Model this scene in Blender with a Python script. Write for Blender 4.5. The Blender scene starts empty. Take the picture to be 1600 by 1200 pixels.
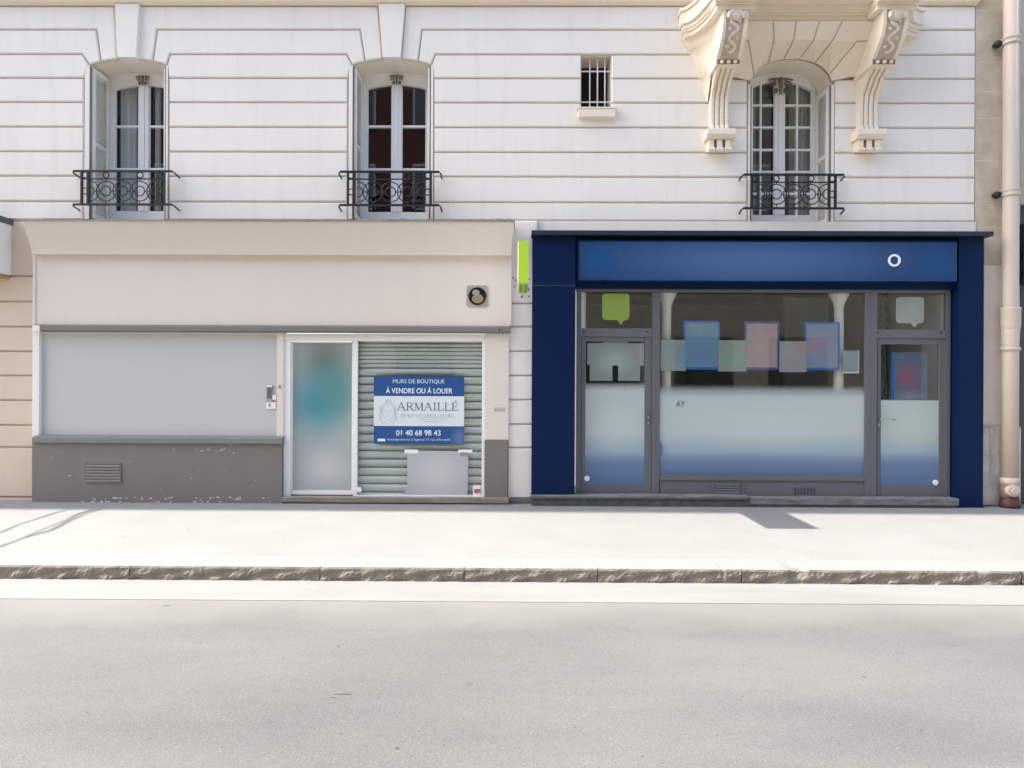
import bpy, bmesh, math, random
from mathutils import Matrix, Vector
random.seed(7)
R = math.radians
SC = bpy.context.scene
COL = SC.collection

# ------------------------------------------------------------------ camera
F = 1044.0
CAM = Vector((0.0, -9.0, 1.6))
MROT = Matrix.Rotation(R(0.42), 3, 'Z') @ Matrix.Rotation(R(90), 3, 'X') @ Matrix.Rotation(R(0.24), 3, 'Z')
cd = bpy.data.cameras.new('camera'); cam = bpy.data.objects.new('camera', cd); COL.objects.link(cam)
cd.sensor_width = 36; cd.lens = F / 1600 * 36; cd.clip_end = 500
cam.matrix_world = Matrix.Translation(CAM) @ MROT.to_4x4()
SC.camera = cam

# ------------------------------------------------------------------ light
SUN_EL = 44.6
w = bpy.data.worlds.new('World'); SC.world = w; w.use_nodes = True
nt = w.node_tree
sky = nt.nodes.new('ShaderNodeTexSky'); sky.sky_type = 'NISHITA'; sky.sun_disc = False
sky.sun_elevation = R(SUN_EL); sky.sun_rotation = R(270); sky.air_density = 1.0; sky.dust_density = 2.6; sky.ozone_density = 0.4
bg = nt.nodes['Background']; bg.inputs['Strength'].default_value = 0.15
nt.links.new(sky.outputs[0], bg.inputs['Color'])
sd = bpy.data.lights.new('sun', 'SUN'); sd.energy = 2.9; sd.angle = R(0.5); sd.color = (1.0, 0.945, 0.865)
sun = bpy.data.objects.new('sun', sd); COL.objects.link(sun); sun.location = (-20, -3, 20)
sun.rotation_euler = Vector((math.cos(R(SUN_EL)), -0.006, -math.sin(R(SUN_EL)))).to_track_quat('-Z', 'Y').to_euler()
SC.view_settings.view_transform = 'Standard'; SC.view_settings.look = 'None'
SC.view_settings.exposure = 1.97; SC.view_settings.gamma = 1.0
SC.cycles.max_bounces = 8; SC.cycles.diffuse_bounces = 5; SC.cycles.transparent_max_bounces = 12

# ------------------------------------------------------------------ measuring helpers
def ray(px, py):
    return MROT @ Vector(((px - 800) / F, -(py - 600) / F, -1))
def W(px, py, Y=0.0):            # a spot on the photo -> real point on the upright plane at distance Y
    d = ray(px, py); return CAM + d * ((Y - CAM.y) / d.y)
def G(px, py, z=0.0):            # ... on level ground
    d = ray(px, py); return CAM + d * ((z - CAM.z) / d.z)
def XX(px, Y=0.0, py=600): return W(px, py, Y).x
def ZZ(py, Y=0.0, px=800): return W(px, py, Y).z

# ------------------------------------------------------------------ materials
def _n(nt, t, **k):
    n = nt.nodes.new(t)
    for a, b in k.items(): setattr(n, a, b)
    return n
def mat(name, col, rough=0.7, var=0.0, vscale=3.0, vcol=None, stretch=(1, 1, 1), bump=0.0, bscale=60, metal=0.0,
        streak=0.0, scol=(0.25, 0.21, 0.16), spec=0.5, fine=0.0, fscale=250, coat=0.0):
    m = bpy.data.materials.new(name); m.use_nodes = True; nt = m.node_tree
    b = nt.nodes['Principled BSDF']; L = nt.links.new
    b.inputs['Roughness'].default_value = rough; b.inputs['Metallic'].default_value = metal
    b.inputs['Specular IOR Level'].default_value = spec; b.inputs['Coat Weight'].default_value = coat
    geo = _n(nt, 'ShaderNodeNewGeometry')
    c = None
    rgb = _n(nt, 'ShaderNodeRGB'); rgb.outputs[0].default_value = (*col, 1); c = rgb.outputs[0]
    def mixin(fac, colr, c):
        mx = _n(nt, 'ShaderNodeMix', data_type='RGBA'); L(fac, mx.inputs[0]); L(c, mx.inputs[6]); mx.inputs[7].default_value = (*colr, 1)
        return mx.outputs[2]
    def noise(scale, detail, st, lo, hi, amt, rgh=0.6):
        mp = _n(nt, 'ShaderNodeMapping'); mp.inputs['Scale'].default_value = st; L(geo.outputs['Position'], mp.inputs[0])
        nz = _n(nt, 'ShaderNodeTexNoise'); nz.inputs['Scale'].default_value = scale; nz.inputs['Detail'].default_value = detail
        nz.inputs['Roughness'].default_value = rgh; L(mp.outputs[0], nz.inputs['Vector'])
        mr = _n(nt, 'ShaderNodeMapRange'); mr.inputs[1].default_value = lo; mr.inputs[2].default_value = hi; mr.inputs[3].default_value = 0; mr.inputs[4].default_value = amt
        L(nz.outputs[0], mr.inputs[0]); return mr.outputs[0]
    if var > 0:
        vc = vcol or tuple(x * 0.6 for x in col)
        c = mixin(noise(vscale, 8, stretch, 0.35, 0.75, var), vc, c)
    if fine > 0:
        c = mixin(noise(fscale, 2, (1, 1, 1), 0.5, 0.72, fine), tuple(x * 0.35 for x in col), c)
        c = mixin(noise(fscale * 0.8, 2, (1, 1, 1), 0.55, 0.75, fine * 0.6), tuple(min(0.9, x * 1.9) for x in col), c)
    if streak > 0:
        c = mixin(noise(2.2, 6, (3.5, 3.5, 0.35), 0.52, 0.78, streak), scol, c)
    L(c, b.inputs['Base Color'])
    if bump > 0:
        nz = _n(nt, 'ShaderNodeTexNoise'); nz.inputs['Scale'].default_value = bscale; nz.inputs['Detail'].default_value = 5
        L(geo.outputs['Position'], nz.inputs['Vector'])
        bp = _n(nt, 'ShaderNodeBump'); bp.inputs['Strength'].default_value = bump; bp.inputs['Distance'].default_value = 0.01
        L(nz.outputs[0], bp.inputs['Height']); L(bp.outputs[0], b.inputs['Normal'])
    return m
def blobs(name, base, bl, rough=0.5, zgrad=None, alpha=None, coat=0.0):
    """printed sheet: soft patches of ink. bl = [(centre xyz, radius x, radius z, colour)]; zgrad = [(z, colour)...]; alpha = (z0, z1) fade"""
    m = bpy.data.materials.new(name); m.use_nodes = True; nt = m.node_tree; b = nt.nodes['Principled BSDF']; L = nt.links.new
    b.inputs['Roughness'].default_value = rough; b.inputs['Coat Weight'].default_value = coat
    geo = _n(nt, 'ShaderNodeNewGeometry'); sp = _n(nt, 'ShaderNodeSeparateXYZ'); L(geo.outputs['Position'], sp.inputs[0])
    if zgrad:
        z0, z1 = zgrad[0][0], zgrad[-1][0]
        mr = _n(nt, 'ShaderNodeMapRange'); mr.inputs[1].default_value = z0; mr.inputs[2].default_value = z1; L(sp.outputs[2], mr.inputs[0])
        cr = _n(nt, 'ShaderNodeValToRGB'); L(mr.outputs[0], cr.inputs[0]); cr.color_ramp.interpolation = 'EASE'
        e = cr.color_ramp.elements
        e[0].position = 0; e[0].color = (*zgrad[0][1], 1); e[1].position = 1; e[1].color = (*zgrad[-1][1], 1)
        for z, cc in zgrad[1:-1]:
            q = e.new((z - z0) / (z1 - z0)); q.color = (*cc, 1)
        c = cr.outputs[0]
    else:
        rgb = _n(nt, 'ShaderNodeRGB'); rgb.outputs[0].default_value = (*base, 1); c = rgb.outputs[0]
    for ctr, rx, rz, cc in bl:
        vm = _n(nt, 'ShaderNodeVectorMath', operation='SUBTRACT'); L(geo.outputs['Position'], vm.inputs[0]); vm.inputs[1].default_value = ctr
        vs = _n(nt, 'ShaderNodeVectorMath', operation='MULTIPLY'); L(vm.outputs[0], vs.inputs[0]); vs.inputs[1].default_value = (1 / rx, 0, 1 / rz)
        ln = _n(nt, 'ShaderNodeVectorMath', operation='LENGTH'); L(vs.outputs[0], ln.inputs[0])
        mr = _n(nt, 'ShaderNodeMapRange', interpolation_type='SMOOTHSTEP'); mr.inputs[1].default_value = 1; mr.inputs[2].default_value = 0; L(ln.outputs['Value'], mr.inputs[0])
        mx = _n(nt, 'ShaderNodeMix', data_type='RGBA'); L(mr.outputs[0], mx.inputs[0]); L(c, mx.inputs[6]); mx.inputs[7].default_value = (*cc, 1)
        c = mx.outputs[2]
    L(c, b.inputs['Base Color'])
    if alpha:
        mr = _n(nt, 'ShaderNodeMapRange', interpolation_type='SMOOTHSTEP'); mr.inputs[1].default_value = alpha[0]; mr.inputs[2].default_value = alpha[1]
        mr.inputs[3].default_value = 0.97; mr.inputs[4].default_value = 0.0
        L(sp.outputs[2], mr.inputs[0]); L(mr.outputs[0], b.inputs['Alpha'])
    return m
def glass(name, tint=(0.93, 0.95, 0.945), f0=0.05, rough=0.0):
    m = bpy.data.materials.new(name); m.use_nodes = True; nt = m.node_tree; L = nt.links.new
    nt.nodes.remove(nt.nodes['Principled BSDF']); o = nt.nodes['Material Output']
    t = _n(nt, 'ShaderNodeBsdfTransparent'); t.inputs[0].default_value = (*tint, 1)
    g = _n(nt, 'ShaderNodeBsdfGlossy'); g.inputs['Roughness'].default_value = rough
    lw = _n(nt, 'ShaderNodeLayerWeight'); pw = _n(nt, 'ShaderNodeMath', operation='POWER'); L(lw.outputs['Facing'], pw.inputs[0]); pw.inputs[1].default_value = 5
    lw.inputs['Blend'].default_value = 0.5
    f = _n(nt, 'ShaderNodeMath', operation='MULTIPLY_ADD'); L(pw.outputs[0], f.inputs[0]); f.inputs[1].default_value = 0.9; f.inputs[2].default_value = f0
    mx = _n(nt, 'ShaderNodeMixShader'); L(f.outputs[0], mx.inputs[0]); L(t.outputs[0], mx.inputs[1]); L(g.outputs[0], mx.inputs[2]); L(mx.outputs[0], o.inputs[0])
    return m

M = {}
M['white'] = mat('white_wall_paint', (0.82, 0.775, 0.695), 0.75, var=0.32, vscale=1.1, vcol=(0.67, 0.63, 0.575), bump=0.12, bscale=45, streak=0.26, scol=(0.56, 0.50, 0.43))
M['reveal'] = mat('bounce_tinted_reveal_paint', (0.80, 0.715, 0.60), 0.8, var=0.3, vscale=4, vcol=(0.68, 0.58, 0.46))  # wall paint tinted beige for warm bounced light inside the reveals
M['joint'] = mat('dirty_joint', (0.50, 0.42, 0.36), 0.9, var=0.5, vscale=5)
M['beige'] = mat('beige_wall_paint', (0.66, 0.55, 0.43), 0.8, var=0.3, vscale=2, vcol=(0.55, 0.42, 0.29), bump=0.12, bscale=45)
M['offw'] = mat('off_white_pier_paint', (0.82, 0.765, 0.70), 0.8, var=0.3, vscale=4, vcol=(0.70, 0.62, 0.54), bump=0.12, bscale=45, streak=0.12, scol=(0.5, 0.45, 0.4))
M['stone'] = mat('balcony_stone', (0.81, 0.71, 0.58), 0.85, var=0.35, vscale=4, vcol=(0.70, 0.58, 0.45), bump=0.3, bscale=70)
M['carve'] = mat('carved_stone', (0.77, 0.68, 0.57), 0.85, var=0.6, vscale=25, vcol=(0.5, 0.43, 0.35), bump=0.5, bscale=60)
M['carvebed'] = mat('recess_shade_on_stone', (0.56, 0.475, 0.38), 0.9, var=0.7, vscale=14, vcol=(0.40, 0.33, 0.25), bump=0.3)  # recess shade painted into the flutes and carving bed
M['darkbr'] = mat('recess_shade_and_fixings', (0.20, 0.16, 0.13), 0.9)  # dark tone for shade painted into recesses; also bolts and pipe shoe
M['lime'] = mat('limestone_ashlar', (0.62, 0.535, 0.42), 0.9, var=1.0, vscale=3.2, vcol=(0.40, 0.325, 0.22), bump=0.5, bscale=40, streak=0.45, scol=(0.40, 0.35, 0.29))
M['limel'] = mat('limestone_joint', (0.74, 0.68, 0.58), 0.9)
M['plinth'] = mat('stained_plinth', (0.74, 0.69, 0.62), 0.9, var=0.9, vscale=3.5, vcol=(0.42, 0.37, 0.31), bump=0.4, bscale=30, streak=0.75, scol=(0.14, 0.125, 0.10))
M['frame'] = mat('white_window_paint', (0.80, 0.80, 0.79), 0.4)
M['shut'] = mat('white_shutter_paint', (0.83, 0.82, 0.77), 0.5, var=0.3, vscale=6)
M['iron'] = mat('black_iron', (0.008, 0.009, 0.011), 0.45, spec=0.5)
M['rust'] = mat('weathered_iron', (0.20, 0.16, 0.125), 0.7, var=0.5, vscale=30)
M['wbar'] = mat('white_bar_paint', (0.75, 0.73, 0.70), 0.5)
M['dark'] = mat('dark_room', (0.035, 0.028, 0.025), 0.9)
M['black'] = mat('black_void', (0.01, 0.01, 0.01), 0.9)
M['curt'] = mat('grey_curtain', (0.80, 0.83, 0.83), 0.9)
M['curtg'] = mat('green_grey_curtain', (0.56, 0.60, 0.49), 0.9)
M['curtd'] = mat('dim_grey_voile', (0.26, 0.265, 0.26), 0.9, var=0.5, vscale=3)
M['glass'] = glass('window_glass', f0=0.055)
M['glass2'] = glass('shop_glass', tint=(0.94, 0.96, 0.95), f0=0.06)
M['cream'] = mat('cream_panel_paint', (0.70, 0.625, 0.54), 0.6, var=0.15, vscale=1.5, vcol=(0.62, 0.53, 0.45), bump=0.04, bscale=30, streak=0.07, scol=(0.45, 0.38, 0.30))
M['taupe'] = mat('taupe_paint', (0.175, 0.155, 0.14), 0.6, var=0.4, vscale=3.0, vcol=(0.21, 0.195, 0.18), bump=0.1, bscale=30, streak=0.1, scol=(0.28, 0.26, 0.24))
M['greyp'] = mat('pale_grey_panel', (0.50, 0.50, 0.475), 0.55, var=0.15, vscale=1.2, vcol=(0.40, 0.41, 0.41), streak=0.08, scol=(0.56, 0.56, 0.55))
M['capg'] = mat('grey_cap_paint', (0.20, 0.20, 0.185), 0.55, var=0.3, vscale=6)
M['alu'] = mat('white_lacquered_frame', (0.80, 0.78, 0.745), 0.35)
M['slat'] = mat('roller_shutter_metal', (0.66, 0.68, 0.645), 0.35, metal=0.35, var=0.35, vscale=4, vcol=(0.40, 0.43, 0.41), spec=0.7)
M['slatj'] = mat('roller_shutter_joint', (0.06, 0.065, 0.06), 0.7)
M['lead'] = mat('lead_flashing', (0.30, 0.28, 0.25), 0.6, var=0.5, vscale=8)
M['navy'] = mat('navy_gloss_panel', (0.0022, 0.014, 0.058), 0.5, spec=0.12, var=0.15, vscale=1.0)
M['navyd'] = mat('navy_cap', (0.010, 0.016, 0.032), 0.5)
M['anth'] = mat('grey_aluminium', (0.115, 0.12, 0.13), 0.42, spec=0.5)
M['anthd'] = mat('dark_slot', (0.02, 0.02, 0.022), 0.7)
M['steel'] = mat('brushed_steel', (0.5, 0.5, 0.5), 0.3, metal=0.9)
M['wht'] = mat('white_print', (0.80, 0.81, 0.82), 0.5)
M['whtl'] = mat('white_letter', (0.85, 0.86, 0.88), 0.5)
M['ink'] = mat('grey_ink', (0.10, 0.13, 0.16), 0.6)
M['inkp'] = mat('pale_ink', (0.50, 0.52, 0.53), 0.6)
M['bblue'] = mat('board_blue', (0.008, 0.075, 0.24), 0.45)
M['bwhite'] = mat('board_white', (0.66, 0.71, 0.71), 0.5)
M['green'] = mat('lime_green_plastic', (0.47, 0.72, 0.04), 0.4)
M['greenb'] = mat('olive_green_print', (0.30, 0.42, 0.03), 0.5)
M['greyb'] = mat('grey_bubble_print', (0.36, 0.37, 0.34), 0.5)
M['red'] = mat('red_print', (0.60, 0.09, 0.08), 0.5)
M['pipe'] = mat('cream_pipe_paint', (0.56, 0.49, 0.405), 0.5, var=0.3, vscale=5, vcol=(0.52, 0.43, 0.34), streak=0.15)
M['brownp'] = mat('red_brown_iron', (0.09, 0.032, 0.022), 0.6, var=0.5, vscale=20)
M['sill'] = mat('worn_stone_step', (0.21, 0.21, 0.21), 0.85, var=0.95, vscale=9, vcol=(0.085, 0.078, 0.07), stretch=(0.5, 1, 2), bump=0.6, bscale=30)
M['wood'] = mat('worn_wood_sill', (0.30, 0.255, 0.21), 0.85, var=0.8, vscale=8, vcol=(0.14, 0.10, 0.07), stretch=(0.4, 1, 2), bump=0.3)
M['pave'] = mat('pavement_asphalt', (0.246, 0.246, 0.234), 0.9, var=0.6, vscale=1.1, vcol=(0.200, 0.198, 0.186), bump=0.3, bscale=180, fine=0.5, fscale=110)
M['kerbtop'] = mat('kerb_granite_top', (0.255, 0.253, 0.242), 0.85, var=0.4, vscale=3, vcol=(0.225, 0.217, 0.2), bump=0.3, bscale=90, fine=0.25, fscale=200)
M['kerb'] = mat('kerb_granite_face', (0.25, 0.222, 0.185), 0.95, var=0.8, vscale=7, vcol=(0.155, 0.14, 0.10), bump=0.6, bscale=70, fine=0.45, fscale=90)
def lighten_edge(m, y0, y1, col):      # paler towards the gutter, blending out unevenly across the road
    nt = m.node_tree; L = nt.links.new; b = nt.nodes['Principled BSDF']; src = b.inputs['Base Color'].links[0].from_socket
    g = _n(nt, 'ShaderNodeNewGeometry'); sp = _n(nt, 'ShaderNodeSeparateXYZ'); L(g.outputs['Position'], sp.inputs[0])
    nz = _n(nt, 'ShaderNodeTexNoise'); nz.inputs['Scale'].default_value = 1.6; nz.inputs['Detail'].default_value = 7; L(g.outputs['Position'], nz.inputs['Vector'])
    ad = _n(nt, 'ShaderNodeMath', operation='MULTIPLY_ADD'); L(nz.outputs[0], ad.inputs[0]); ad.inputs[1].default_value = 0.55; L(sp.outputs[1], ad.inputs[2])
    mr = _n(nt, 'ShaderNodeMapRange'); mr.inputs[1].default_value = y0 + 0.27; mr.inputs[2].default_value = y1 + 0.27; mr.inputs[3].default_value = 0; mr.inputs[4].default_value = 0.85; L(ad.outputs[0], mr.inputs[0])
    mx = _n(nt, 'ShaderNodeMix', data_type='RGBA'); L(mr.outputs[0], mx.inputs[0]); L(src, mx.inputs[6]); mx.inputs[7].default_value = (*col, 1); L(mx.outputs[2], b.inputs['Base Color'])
M['gutter'] = mat('gutter_stone', (0.245, 0.242, 0.228), 0.9, var=0.8, vscale=2.2, vcol=(0.185, 0.182, 0.168), stretch=(0.25, 1.5, 1), bump=0.2, bscale=120)
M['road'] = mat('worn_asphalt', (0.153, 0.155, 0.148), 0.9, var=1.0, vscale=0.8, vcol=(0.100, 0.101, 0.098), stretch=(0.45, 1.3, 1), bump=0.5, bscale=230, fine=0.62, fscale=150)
M['leaf'] = mat('leaf', (0.07, 0.11, 0.03), 0.6)
M['colm'] = mat('white_column_paint', (0.80, 0.78, 0.72), 0.5, var=0.3, vscale=10)
M['inner'] = mat('shop_wall_paint', (0.62, 0.635, 0.60), 0.8, var=0.3, vscale=2)
M['innerd'] = mat('shop_dark_fitting', (0.075, 0.07, 0.06), 0.6)

# ------------------------------------------------------------------ mesh builder
def wloc(o):
    v = Vector((0, 0, 0))
    while o: v += o.location; o = o.parent
    return v
class MB:
    def __init__(s): s.bm = bmesh.new(); s.mats = []; s.mi = 0
    def use(s, m):
        if m not in s.mats: s.mats.append(m)
        s.mi = s.mats.index(m); return s
    def face(s, vs):
        f = s.bm.faces.new(vs); f.material_index = s.mi; return f
    def poly(s, pts): return s.face([s.bm.verts.new(p) for p in pts])
    def box(s, x0, x1, y0, y1, z0, z1):
        x0, x1 = sorted((x0, x1)); y0, y1 = sorted((y0, y1)); z0, z1 = sorted((z0, z1))
        v = [s.bm.verts.new(p) for p in ((x0, y0, z0), (x1, y0, z0), (x1, y1, z0), (x0, y1, z0), (x0, y0, z1), (x1, y0, z1), (x1, y1, z1), (x0, y1, z1))]
        for q in ((0, 3, 2, 1), (4, 5, 6, 7), (0, 1, 5, 4), (1, 2, 6, 5), (2, 3, 7, 6), (3, 0, 4, 7)): s.face([v[i] for i in q])
        return s
    def pb(s, a, b, c, d, yf, yb):
        """box whose FRONT face spans the measured rectangle (a,b)-(c,d) of the plane y=yf"""
        x0 = W(a, (b + d) / 2, yf).x; x1 = W(c, (b + d) / 2, yf).x
        z1 = W((a + c) / 2, b, yf).z; z0 = W((a + c) / 2, d, yf).z
        return s.box(x0, x1, yf, yb, z0, z1)
    def prism(s, pts, y0, y1):
        """pts (x,z) counter-clockwise seen from the street; extruded y0..y1"""
        a = [s.bm.verts.new((x, y0, z)) for x, z in pts]; b = [s.bm.verts.new((x, y1, z)) for x, z in pts]
        s.face(a); s.face(b[::-1]); n = len(pts)
        for i in range(n): s.face([a[i], b[i], b[(i + 1) % n], a[(i + 1) % n]])
        return s
    def prismx(s, pts, x0, x1):
        """pts (y,z) extruded along x"""
        a = [s.bm.verts.new((x0, y, z)) for y, z in pts]; b = [s.bm.verts.new((x1, y, z)) for y, z in pts]
        s.face(a); s.face(b[::-1]); n = len(pts)
        for i in range(n): s.face([a[i], b[i], b[(i + 1) % n], a[(i + 1) % n]])
        return s
    def prismz(s, pts, z0, z1):
        a = [s.bm.verts.new((x, y, z0)) for x, y in pts]; b = [s.bm.verts.new((x, y, z1)) for x, y in pts]
        s.face(a); s.face(b[::-1]); n = len(pts)
        for i in range(n): s.face([a[i], b[i], b[(i + 1) % n], a[(i + 1) % n]])
        return s
    def block(s, pts, yf=0.0, dep=0.022, gap=0.0065, bev=0.015):
        """a dressed stone seen from the street: front face proud of a chamfered rim"""
        f = s.poly([(x, yf + dep, z) for x, z in pts])
        if f.normal.y == 0: f.normal_update()
        if f.normal.y > 0: f.normal_flip()
        r = bmesh.ops.inset_region(s.bm, faces=[f], thickness=gap, use_even_offset=True, use_boundary=True)
        bmesh.ops.delete(s.bm, geom=[q for q in r['faces']], context='FACES_ONLY')
        r = bmesh.ops.inset_region(s.bm, faces=[f], thickness=bev, use_even_offset=True, use_boundary=True)
        for v in f.verts: v.co.y = yf
        for q in r['faces'] + [f]: q.material_index = s.mi
        return s
    def tube(s, pts, r, seg=8, close=False, cap=True):
        pts = [Vector(p) for p in pts]; n = len(pts); rings = []
        rr = r if isinstance(r, (list, tuple)) else [r] * n
        for i, p in enumerate(pts):
            if close: t = pts[(i + 1) % n] - pts[i - 1]
            else: t = pts[min(i + 1, n - 1)] - pts[max(i - 1, 0)]
            t.normalize(); up = Vector((0, 1, 0)) if abs(t.y) < 0.9 else Vector((1, 0, 0))
            a = t.cross(up).normalized(); b = t.cross(a)
            rings.append([s.bm.verts.new(p + (a * math.cos(2 * math.pi * k / seg) + b * math.sin(2 * math.pi * k / seg)) * rr[i]) for k in range(seg)])
        m = n if close else n - 1
        for i in range(m):
            A = rings[i]; B = rings[(i + 1) % n]
            for k in range(seg):
                f = s.face([A[k], A[(k + 1) % seg], B[(k + 1) % seg], B[k]]); f.smooth = seg > 5
        if not close and cap: s.face(rings[0][::-1]); s.face(rings[-1])
        return s
    def ring(s, cx, y, cz, rad, r, a0=0, a1=360, n=28, seg=6):
        full = abs(a1 - a0) >= 360
        k = n if full else n + 1
        pts = [(cx + rad * math.cos(R(a0 + (a1 - a0) * i / n)), y, cz + rad * math.sin(R(a0 + (a1 - a0) * i / n))) for i in range(k)]
        return s.tube(pts, r, seg, close=full)
    def disc(s, cx, y0, y1, cz, rx, rz=None, n=32):
        rz = rz or rx
        return s.prism([(cx + rx * math.cos(2 * math.pi * i / n), cz + rz * math.sin(2 * math.pi * i / n)) for i in range(n)], y0, y1)
    def lathe(s, cx, cy, prof, n=24):
        rings = [[s.bm.verts.new((cx + r * math.cos(2 * math.pi * k / n), cy + r * math.sin(2 * math.pi * k / n), z)) for k in range(n)] for r, z in prof]
        for A, B in zip(rings, rings[1:]):
            for k in range(n): f = s.face([A[k], A[(k + 1) % n], B[(k + 1) % n], B[k]]); f.smooth = True
        s.face(rings[0][::-1]); s.face(rings[-1]); return s
    def ball(s, c, rx, ry, rz):
        r = bmesh.ops.create_uvsphere(s.bm, u_segments=16, v_segments=10, radius=1)
        for v in r['verts']: v.co = Vector((c[0] + v.co.x * rx, c[1] + v.co.y * ry, c[2] + v.co.z * rz))
        fs = set(f for v in r['verts'] for f in v.link_faces)
        for f in fs: f.smooth = True; f.material_index = s.mi
        return s
    def build(s, name, m=None, parent=None, bevel=0.0, fix=True):
        if m is not None and not s.mats: s.mats.append(m)
        if fix: bmesh.ops.recalc_face_normals(s.bm, faces=s.bm.faces)
        off = wloc(parent)
        bmesh.ops.translate(s.bm, verts=s.bm.verts, vec=-off)
        me = bpy.data.meshes.new(name); s.bm.to_mesh(me); s.bm.free()
        for q in s.mats: me.materials.append(q)
        o = bpy.data.objects.new(name, me); COL.objects.link(o); o.parent = parent
        if bevel:
            b = o.modifiers.new('bevel', 'BEVEL'); b.width = bevel; b.segments = 2; b.limit_method = 'ANGLE'; b.angle_limit = R(50)
        return o
def thing(name, label, cat, loc, group=None):
    o = bpy.data.objects.new(name, None); COL.objects.link(o); o.location = loc; o.empty_display_size = 0.2
    o['label'] = label; o['category'] = cat
    if group: o['group'] = group
    return o
def tag(o, label, cat, group=None):
    o['label'] = label; o['category'] = cat
    if group: o['group'] = group
    return o
def structure(o): o['kind'] = 'structure'; return o
def text(name, s, a, b, c, d, yf, m, parent, bold=0.0, ext=0.002):
    """lettering fitted to the measured rectangle"""
    cu = bpy.data.curves.new(name, 'FONT'); cu.body = s; cu.extrude = 0; cu.offset = bold
    t = bpy.data.objects.new(name, cu); COL.objects.link(t)
    dg = bpy.context.evaluated_depsgraph_get(); me = bpy.data.meshes.new_from_object(t.evaluated_get(dg))
    bpy.data.objects.remove(t)
    xs = [v.co.x for v in me.vertices]; ys = [v.co.y for v in me.vertices]
    x0 = W(a, (b + d) / 2, yf).x; x1 = W(c, (b + d) / 2, yf).x; z1 = W((a + c) / 2, b, yf).z; z0 = W((a + c) / 2, d, yf).z
    off = wloc(parent)
    bm = bmesh.new(); bm.from_mesh(me)
    for v in bm.verts:
        v.co = Vector((x0 + (v.co.x - min(xs)) / (max(xs) - min(xs)) * (x1 - x0), yf, z0 + (v.co.y - min(ys)) / (max(ys) - min(ys)) * (z1 - z0))) - off
    r = bmesh.ops.extrude_face_region(bm, geom=bm.faces[:])
    for e in r['geom']:
        if isinstance(e, bmesh.types.BMVert): e.co.y -= ext
    bmesh.ops.recalc_face_normals(bm, faces=bm.faces)
    me2 = bpy.data.meshes.new(name); bm.to_mesh(me2); bm.free(); me2.materials.append(m)
    o = bpy.data.objects.new(name, me2); COL.objects.link(o); o.parent = parent
    return o

# ------------------------------------------------------------------ ground
KY = G(800, 888, 0).y                 # kerb edge
RZ = -0.122                           # road level
GY = G(800, 941, RZ).y                # outer edge of the gutter strip
def grid(name, x0, x1, y0, y1, z, m, nx=2, ny=2):
    mb = MB(); mb.poly([(x0, y0, z), (x1, y0, z), (x1, y1, z), (x0, y1, z)])
    return structure(mb.build(name, m, None, fix=False))
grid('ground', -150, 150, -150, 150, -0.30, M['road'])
lighten_edge(M['road'], GY - 0.62, GY + 0.05, (0.205, 0.198, 0.182))
M['tar'] = mat('dark_road_fleck', (0.05, 0.05, 0.048), 0.8); M['gum'] = mat('dark_pavement_spot', (0.15, 0.145, 0.135), 0.85)
def speckle(mb, m, spots, z):
    mb.use(m)
    for px, py, rx, ry in spots:
        c = G(px, py, z); k = random.uniform(0.8, 1.2); a0 = random.random() * 6
        mb.poly([(c.x + rx * k * math.cos(a0 + t * math.pi / 4) * random.uniform(.6, 1.1), c.y + ry * math.sin(a0 + t * math.pi / 4) * random.uniform(.6, 1.1), z + 0.0015) for t in range(8)])
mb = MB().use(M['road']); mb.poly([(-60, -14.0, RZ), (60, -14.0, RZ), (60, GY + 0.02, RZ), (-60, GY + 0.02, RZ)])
speckle(mb, M['tar'], [(620, 1169, .012, .010), (536, 1085, .055, .006), (520, 1090, .03, .004), (733, 1069, .03, .004), (476, 1101, .012, .005), (529, 1011, .012, .008), (655, 1143, .006, .005), (1350, 1058, .02, .006), (1120, 1150, .008, .006), (260, 936.5 + 10, .04, .01), (1490, 1010, .02, .006)]
        + [(random.uniform(0, 1600), random.uniform(955, 1195), random.uniform(.003, .009), random.uniform(.002, .006)) for k in range(70)], RZ)
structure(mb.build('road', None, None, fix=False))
mb = MB(); mb.box(-60, 60, GY, KY + 0.08, RZ - 0.1, RZ + 0.004); structure(mb.build('gutter', M['gutter']))
KT = G(800, 871, 0).y
mb = MB().use(M['pave']); mb.box(-60, 60, KT, 0.3, -0.2, 0.0)
speckle(mb, M['gum'], [(195, 838, .03, .02), (293, 828, .03, .015), (1216, 856, .025, .012), (343, 806, .02, .012)] + [(random.uniform(0, 1600), random.uniform(803, 868), random.uniform(.006, .016), random.uniform(.005, .012)) for k in range(36)], 0.0)
structure(mb.build('pavement', None, None))
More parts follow.
